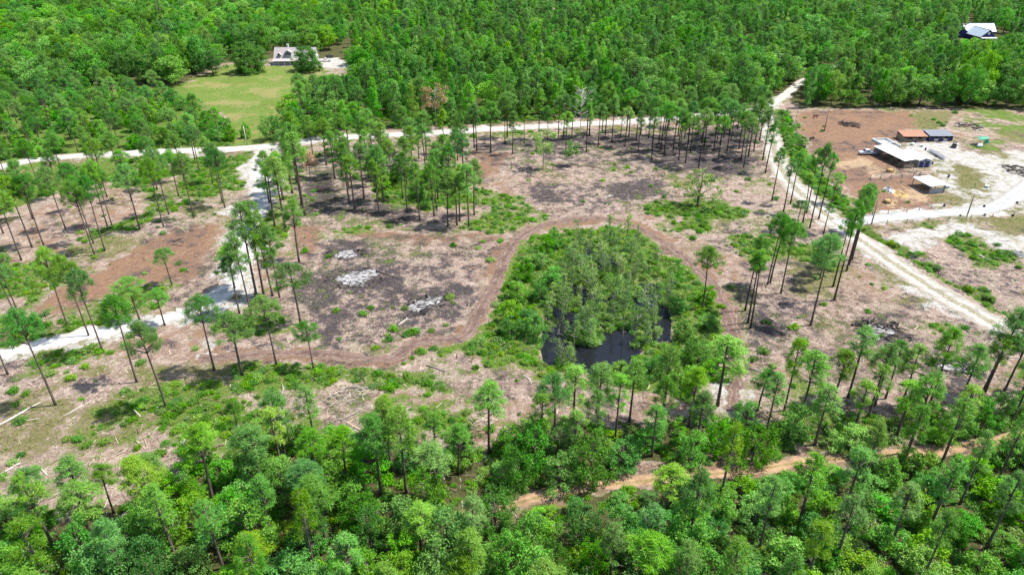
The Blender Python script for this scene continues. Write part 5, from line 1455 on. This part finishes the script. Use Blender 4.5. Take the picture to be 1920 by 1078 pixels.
def log(label, a_px, b_px, rad=0.16, mat='bleached', twigs=3):
    a, b = PX(*a_px), PX(*b_px)
    A = Vector((*a, gz(*a) + rad * 0.7)); B = Vector((*b, gz(*b) + rad * 0.5))
    r = tag(empty("fallen_log", A), label, "log", "fallen logs")
    D = B - A
    obj("log_trunk", MB().tube([Vector(), D * 0.35 + Vector((0.1, 0.05, 0.04)), D * 0.7 + Vector((-0.1, 0, 0)), D], [rad, rad * 0.9, rad * 0.7, rad * 0.4], 7), M[mat], r, True)
    rg = random.Random(int(a_px[0] * 7 + a_px[1]))
    for k in range(twigs):
        q_ = D * rg.uniform(0.35, 0.95); az = math.atan2(D.y, D.x) + rg.choice((-1, 1)) * rg.uniform(0.5, 1.0); L_ = rg.uniform(0.8, 2.0)
        obj("branch_stub", MB().tube([q_, q_ + Vector((L_ * math.cos(az), L_ * math.sin(az), rg.uniform(-0.05, 0.4)))], [rad * 0.4, rad * 0.15], 5), M[mat], r)
log("long pale fallen log on bare ground at the left edge", (-5, 802), (76, 756), 0.20, 'bleached', 2)
log("pale fallen pole at the lower left edge", (2, 890), (40, 868), 0.14)
log("pale thin log on the slope left of the near woods", (120, 782), (172, 752), 0.10)
log("charred pole reaching right out of the widest ash pile", (705, 509), (748, 522), 0.16, 'charred', 1)
log("pale log pointing down from the branchy ash pile", (747, 611), (765, 597), 0.16)
log("pale log among green shrubs below the loop track", (800, 686), (840, 697), 0.15, 'greybark', 4)
log("fallen pale snag by the pond's near rim", (985, 708), (1000, 718), 0.14)
log("bleached log beside the lane on brown field", (1833, 478), (1850, 485), 0.22)
log("thin fallen log in the pale clearing right of the pond loop", (1128, 372), (1150, 366), 0.14, 'bleached')
log("curved grey log at the brush mound's foot", (640, 790), (690, 762), 0.16, 'greybark', 3)
log("pale log before the middle pine stand", (735, 388), (775, 385), 0.15, 'greybark')
log("dark log across the red soil left of the white track", (326, 455), (336, 450), 0.2, 'charred', 4)
log("grey fallen log by the near bank of the pond", (1405, 690), (1440, 700), 0.14, 'greybark', 3)
log_heap("brush_mound", "grey-pink mound of cut branches below the loop track", "brush pile", PX(652, 742), 3.4, 3.2, 70, ['greybark', 'bark', 'palewood', 'bleached'], 31, (1.2, 3.2), (0.03, 0.07), 1.4, 0.5, "branch")
log_heap("brush_mound", "small heap of dry branches near the woods' orange clearing", "brush pile", PX(905, 800), 2.4, 2.2, 36, ['palewood', 'bleached', 'bark'], 32, (1.0, 3.0), (0.03, 0.07), 0.8, 0, "branch")
for k, (a, b) in enumerate(((600, 352), (620, 378), (575, 395), (720, 292), (740, 415), (690, 400), (610, 338))):
    log_heap("burnt_brush", "%s burnt brush heap among the middle pines, counted from left" % ordinal(sorted([600, 620, 575, 720, 740, 690, 610]).index(a) + 1), "brush pile", PX(a, b), 3.2, 4.6, 26, ['charred', 'scorched', 'bark'], 40 + k, (1.0, 3.0), (0.03, 0.09), 0.8, 0.3 * k, "branch")
for k, (a, b) in enumerate(((1770, 387), (1800, 406), (1846, 404), (1845, 388), (1898, 406), (1906, 383), (1580, 368))):
    x, y = PX(a, b)
    m = MB().tube([(0, 0, -0.1), (0, 0, 0.1), (0.03, 0, 0.62)], [0.42, 0.32, 0.30], 9)
    tag(obj("stump", m, M['charred'], None, False, loc=(x, y, gz(x, y))), "%s dark stump beside the pale driveway, counted from left" % ordinal(sorted([1770, 1800, 1846, 1845, 1898, 1906, 1580]).index(a) + 1), "stump", "stumps by the driveway")

# dead and odd trees
def snag(label, bx, by, ty, mat='bleached', seed=0, limbs=14, spread=0.28, rad=0.2, leafy=None):
    x, y = PX(bx, by); h = height_for(x, y, ty)
    r = tag(empty("dead_tree", (x, y, gz(x, y))), label, "dead tree", "dead trees")
    rg = random.Random(seed)
    tr = MB().tube([(0, 0, -0.4), (0.1, 0, h * 0.4), (0, 0.1, h * 0.75), (0.1, 0, h)], [rad, rad * 0.75, rad * 0.45, 0.03], 6)
    obj("trunk", tr, M[mat], r, True)
    cen = []
    for k in range(limbs):
        z = h * rg.uniform(0.45, 0.95); L_ = h * spread * rg.uniform(0.4, 1.0); a = rg.uniform(0, 6.28)
        e = Vector((L_ * math.cos(a), L_ * math.sin(a), z + L_ * rg.uniform(0.2, 0.8)))
        m = MB().tube([(0, 0, z), e * 0.5 + Vector((0, 0, z * 0.5 + 0.1)), e], [rad * 0.4, rad * 0.28, 0.02], 4)
        for j in range(5):
            b0 = Vector((0, 0, z)).lerp(e, rg.uniform(0.4, 1)); a2 = a + rg.uniform(-1, 1); l2 = L_ * rg.uniform(0.2, 0.45)
            m.tube([b0, b0 + Vector((l2 * math.cos(a2), l2 * math.sin(a2), l2 * rg.uniform(0, 0.9)))], [0.035, 0.012], 3)
        obj("limb", m, M[mat], r)
        cen.append(e)
    if leafy:
        V, F, rv = clump_leaves(np.random.default_rng(seed), np.array([tuple(c) for c in cen]), np.full(len(cen), 1.3), 90, 'quad', 0.5, 0.3, 0.5)
        link("crown", card_mesh("crown", V, F, rv, [M[leafy]]), r)
snag("bare white dead tree in the scorched pine row", 1086, 277, 163, seed=1, limbs=40, spread=0.17, rad=0.15)
snag("brown-leaved dying tree behind the rear road above the middle stand", 818, 243, 166, 'greybark', 2, 26, 0.30, 0.2, 'dry')
snag("pale snag standing at the top of the near woods", 545, 840, 745, seed=3, rad=0.12)
snag("leaning bare pale sapling at the green slope's edge", 350, 857, 812, seed=4, limbs=5, rad=0.08)
snag("white dead trunk standing in the pond's right arm", 1205, 585, 535, seed=5, limbs=4, spread=0.12, rad=0.11)
snag("grey dead trunk standing in the pond's open water", 1166, 640, 580, 'greybark', 6, 4, 0.14, 0.10)
for k, (a, b) in enumerate(((1048, 640), (1075, 655), (1088, 585), (1110, 560), (1150, 585), (1178, 560), (1222, 600), (1235, 560), (1130, 520), (1190, 640))):
    snag("bare grey trunk among the pond trees, %s from left" % ordinal(sorted([1048, 1075, 1088, 1110, 1150, 1178, 1222, 1235, 1130, 1190]).index(a) + 1), a, b, b - 44 - (k * 7) % 22, 'greybark', 60 + k, 5, 0.16, 0.09)
snag("thin dead trunk on the pond's far left rim", 1018, 520, 470, 'greybark', 7, 4, 0.12, 0.09)
snag("pale broken snag in the nearest woods at lower left", 140, 1000, 935, seed=8, limbs=5, rad=0.1)
snag("rust-brown scorched small tree left of the middle stand", 582, 335, 290, 'scorched', 9, 12, 0.3, 0.12, 'dry')
snag("scorched sapling leaning in the middle of the burnt clearing", 1018, 318, 255, 'scorched', 10, 16, 0.3, 0.12, 'pond')
snag("small half-bare tree right of the leaning scorched sapling", 1072, 312, 270, 'greybark', 12, 10, 0.25, 0.08, 'pond')

# ------------------------------------------------------------------ shrubs one by one, then the undergrowth, grass and litter
sh_pts = [PX(a, b) for a, b in ((25, 735), (50, 740), (30, 760), (37, 792), (128, 826), (148, 826), (165, 836), (197, 830), (250, 742), (235, 735), (265, 682), (188, 662), (208, 662), (172, 655), (62, 682), (97, 705), (160, 690), (135, 712), (24, 870),
           (65, 885), (258, 840), (297, 852), (270, 862), (312, 832), (190, 470), (178, 482), (345, 508), (83, 590), (130, 605), (30, 625), (695, 578), (682, 590), (738, 620), (772, 625), (782, 622), (765, 628), (810, 622), (730, 640), (705, 655),
           (845, 560), (850, 462), (905, 455), (938, 455), (920, 490), (1352, 575), (1440, 605), (1490, 615), (1545, 572), (1505, 640), (1430, 660), (1650, 447), (1673, 455), (1720, 478), (1740, 505), (1655, 452), (1795, 440), (1810, 442), (1868, 460), (1875, 475), (1885, 488),
           (1870, 482), (1825, 468), (1820, 455), (1790, 212), (1708, 218), (1760, 232), (1768, 238), (1750, 225), (1775, 230), (1300, 450), (1320, 425), (1230, 380), (1245, 370), (1260, 392), (1395, 405), (1285, 395))]
cand = np.stack([RNG.uniform(-130, 130, 90000), RNG.uniform(52, 290, 90000)], 1)
cm = masks(cand[:, 0], cand[:, 1])
rd = np.full(len(cand), 1e9)
for line, w_ in ROADS: rd = np.minimum(rd, seg_dist(cand[:, 0], cand[:, 1], line) - w_)
pondm = poly_mask(cand[:, 0], cand[:, 1], POND, 1.0)
cz = ground_z(cand[:, 0], cand[:, 1])
gm = np.maximum(cm['green'], 0) * (1 - 0.7 * np.maximum(cm['char'] - 0.4, 0)) * (1 - cm['lawn'])
prob = np.clip(np.maximum(gm - 0.36, 0) * 0.85 + 0.010 * (1 - cm['sand']) * (1 - cm['red'] * 0.7) * (1 - cm['lawn']), 0, 1)
prob = np.where(cm['forest'] > 0.5, 0.30, prob)
ok = (rd > 0.2) & (pondm < 0.3) & (RNG.random(len(cand)) < prob)
und = cand[ok]; undz = cz[ok]; undg = gm[ok]; undf = cm['forest'][ok]
sr = random.Random(77)
SHR = []
for x, y in sh_pts: SHR.append((x, y, sr.uniform(0.75, 1.3)))
vis = [(i, px_of(x, y)) for i, (x, y) in enumerate(und)]
pick = [i for i, p in vis if 0 < p[0] < 1920 and 200 < p[1] < 800 and undf[i] < 0.3]
sr.shuffle(pick)
pick = set(sorted(pick[:600], key=lambda i: und[i][1])[:205])
for i in pick: SHR.append((und[i][0], und[i][1], sr.uniform(0.5, 1.05)))
def shrub_where(ppx, ppy):
    if ppx > 1600 and ppy < 280: return "behind the sheds"
    if ppx > 1600: return "on the sandy field beside the lane"
    if ppy > 740: return "on the slope above the near woods" if ppx < 500 else "above the near woods"
    if ppx < 460: return "along the white sand track"
    if ppx < 860: return "near the loop track's lower end"
    if ppx < 1380: return "around the pond loop"
    return "between pond loop and lane"
by = {}
for s_ in SHR: by.setdefault(shrub_where(*px_of(s_[0], s_[1])), []).append(s_)
shp = PROTO['shrub_shrub']
SHRUB_OBJ = {}
for wh, lst in by.items():
    lst.sort(key=lambda s_: px_of(s_[0], s_[1])[0])
    for n, (x, y, s_) in enumerate(lst):
        k = 4 + (n // 4) % 2 if n % 4 == 0 else sr.randrange(4)
        o = link("shrub", (shp + PROTO['shrub_pond'])[k]['full'], None, (x, y, gz(x, y)), (0, 0, sr.uniform(0, 6.28)), (s_, s_, s_ * sr.uniform(0.85, 1.2)))
        SHRUB_OBJ.setdefault(k, o)
        tag(o, "low rounded green shrub %s, %s from left" % (wh, ordinal(n + 1)), "shrub", "shrubs " + wh)
pts = []
for i in range(len(und)):
    if i in pick: continue
    s_ = (0.28 + 0.85 * sr.random() ** 1.8) * (1.25 if undf[i] > 0.5 else 1.0)
    pts.append(((und[i][0], und[i][1], undz[i]), sr.choice((0, 1, 2, 3, 0, 1, 2, 3, 4, 5)) if undg[i] > 0.2 or undf[i] > 0.5 else sr.choice((0, 1, 4, 5, 4, 5)), sr.uniform(0, 6.28), (s_, s_, s_ * sr.uniform(0.6, 1.1))))
pw = np.stack([RNG.uniform(-2, 40, 2600), RNG.uniform(100, 165, 2600)], 1)
inw = poly_in(pw[:, 0], pw[:, 1], POND)
for q_ in OPEN: inw &= ~poly_in(pw[:, 0], pw[:, 1], q_)
inw &= fbm(pw[:, 0], pw[:, 1], 5, 44) > 0.50
for x, y in pw[inw]:
    s_ = sr.uniform(0.5, 1.2)
    pts.append(((x, y, -0.68), sr.choice((4, 5, 4, 5, 0, 2)), sr.uniform(0, 6.28), (s_, s_, s_ * sr.uniform(0.7, 1.6))))
gn_scatter("undergrowth", pts, [[SHRUB_OBJ[k]] for k in range(6)], "low green undergrowth and ground cover in patches", "undergrowth")
# (grass tufts)
cand = np.stack([RNG.uniform(-150, 170, 90000), RNG.uniform(50, 300, 90000)], 1)
cm = masks(cand[:, 0], cand[:, 1])
rd = np.full(len(cand), 1e9)
for line, w_ in ROADS: rd = np.minimum(rd, seg_dist(cand[:, 0], cand[:, 1], line) - w_)
pr_ = np.clip(0.5 * cm['green'] + 0.45 * cm['olive'] + 0.05 * (1 - cm['sand']) * (1 - cm['red']), 0, 1) * (1 - cm['forest'] * 0.7)
ok = (rd > 0) & (RNG.random(len(cand)) < pr_) & (poly_mask(cand[:, 0], cand[:, 1], POND, 1.0) < 0.4)
gp = cand[ok]; gzv = ground_z(gp[:, 0], gp[:, 1])
nb = 7
base = np.repeat(np.stack([gp[:, 0], gp[:, 1], gzv - 0.02], 1), nb, 0)
n = len(base)
base[:, :2] += RNG.normal(size=(n, 2)) * 0.16
D = unit(np.stack([RNG.normal(size=n) * 0.6, RNG.normal(size=n) * 0.6, np.full(n, 0.8)], 1))
Nn = unit(np.cross(D, RNG.normal(size=(n, 3))))
hs = np.repeat(RNG.uniform(0.25, 0.6, len(gp)), nb) * RNG.uniform(0.7, 1.2, n)
V, F, rv = cards(base, D, Nn, hs, np.full(n, 0.10), 'tri', 0.5 * np.repeat(RNG.random(len(gp)), nb) + 0.5 * RNG.random(n))
tag(link("grass", card_mesh("grass", V, F, rv, [M['grass']])), "tufts of green and straw grass over the clearing", "grass", kind="stuff")
# sticks and slash left by the clearing
ns = 48000
cand = np.stack([RNG.uniform(-130, 130, ns), RNG.uniform(52, 290, ns)], 1)
cm = masks(cand[:, 0], cand[:, 1])
rd = np.full(len(cand), 1e9)
for line, w_ in ROADS: rd = np.minimum(rd, seg_dist(cand[:, 0], cand[:, 1], line) - w_)
dens = fbm(cand[:, 0], cand[:, 1], 12, 61)
ok = (rd > 0) & (cm['lawn'] < 0.3) & (RNG.random(ns) < np.clip(1.6 * (dens - 0.22), 0.1, 1) * (1 - 0.6 * cm['sand']) * (1 - 0.75 * cm['red']) * (1 - 0.6 * cm['forest'])) & (poly_mask(cand[:, 0], cand[:, 1], POND, 1.0) < 0.3)
cand = cand[ok]; n = len(cand)
L_ = RNG.gamma(2.0, 0.38, n) + 0.3; az = RNG.uniform(0, 6.28, n); R_ = RNG.uniform(0.02, 0.055, n) * (0.6 + 0.4 * L_)
R_ = np.minimum(R_, 0.11)
zc = ground_z(cand[:, 0], cand[:, 1])
dx, dy = np.cos(az), np.sin(az); tz = RNG.normal(size=n) * 0.07
vv = []
for e in (-1, 1):
    cx_ = cand[:, 0] + e * dx * L_ / 2; cy_ = cand[:, 1] + e * dy * L_ / 2; czz = zc + R_ * 0.6 + np.abs(tz) * L_ / 2 + e * tz * L_ / 2
    for k in range(3):
        a = 2 * math.pi * k / 3 + 0.5
        vv.append(np.stack([cx_ - dy * np.cos(a) * R_, cy_ + dx * np.cos(a) * R_, czz + np.sin(a) * R_], 1))
V = np.stack(vv, 1).reshape(-1, 3)
o6 = (np.arange(n) * 6)[:, None]
F = np.concatenate([o6 + np.array([0, 1, 4, 3]), o6 + np.array([1, 2, 5, 4]), o6 + np.array([2, 0, 3, 5])], 0)
chd = cm['char'][ok]
rv = np.clip(RNG.random(n) * 1.0 - 0.45 * chd, 0, 1)
tag(link("woody_debris", card_mesh("woody_debris", V, F, np.tile(rv, 3), [M['sticks']])), "scattered sticks and slash over the cleared ground", "debris", kind="stuff")
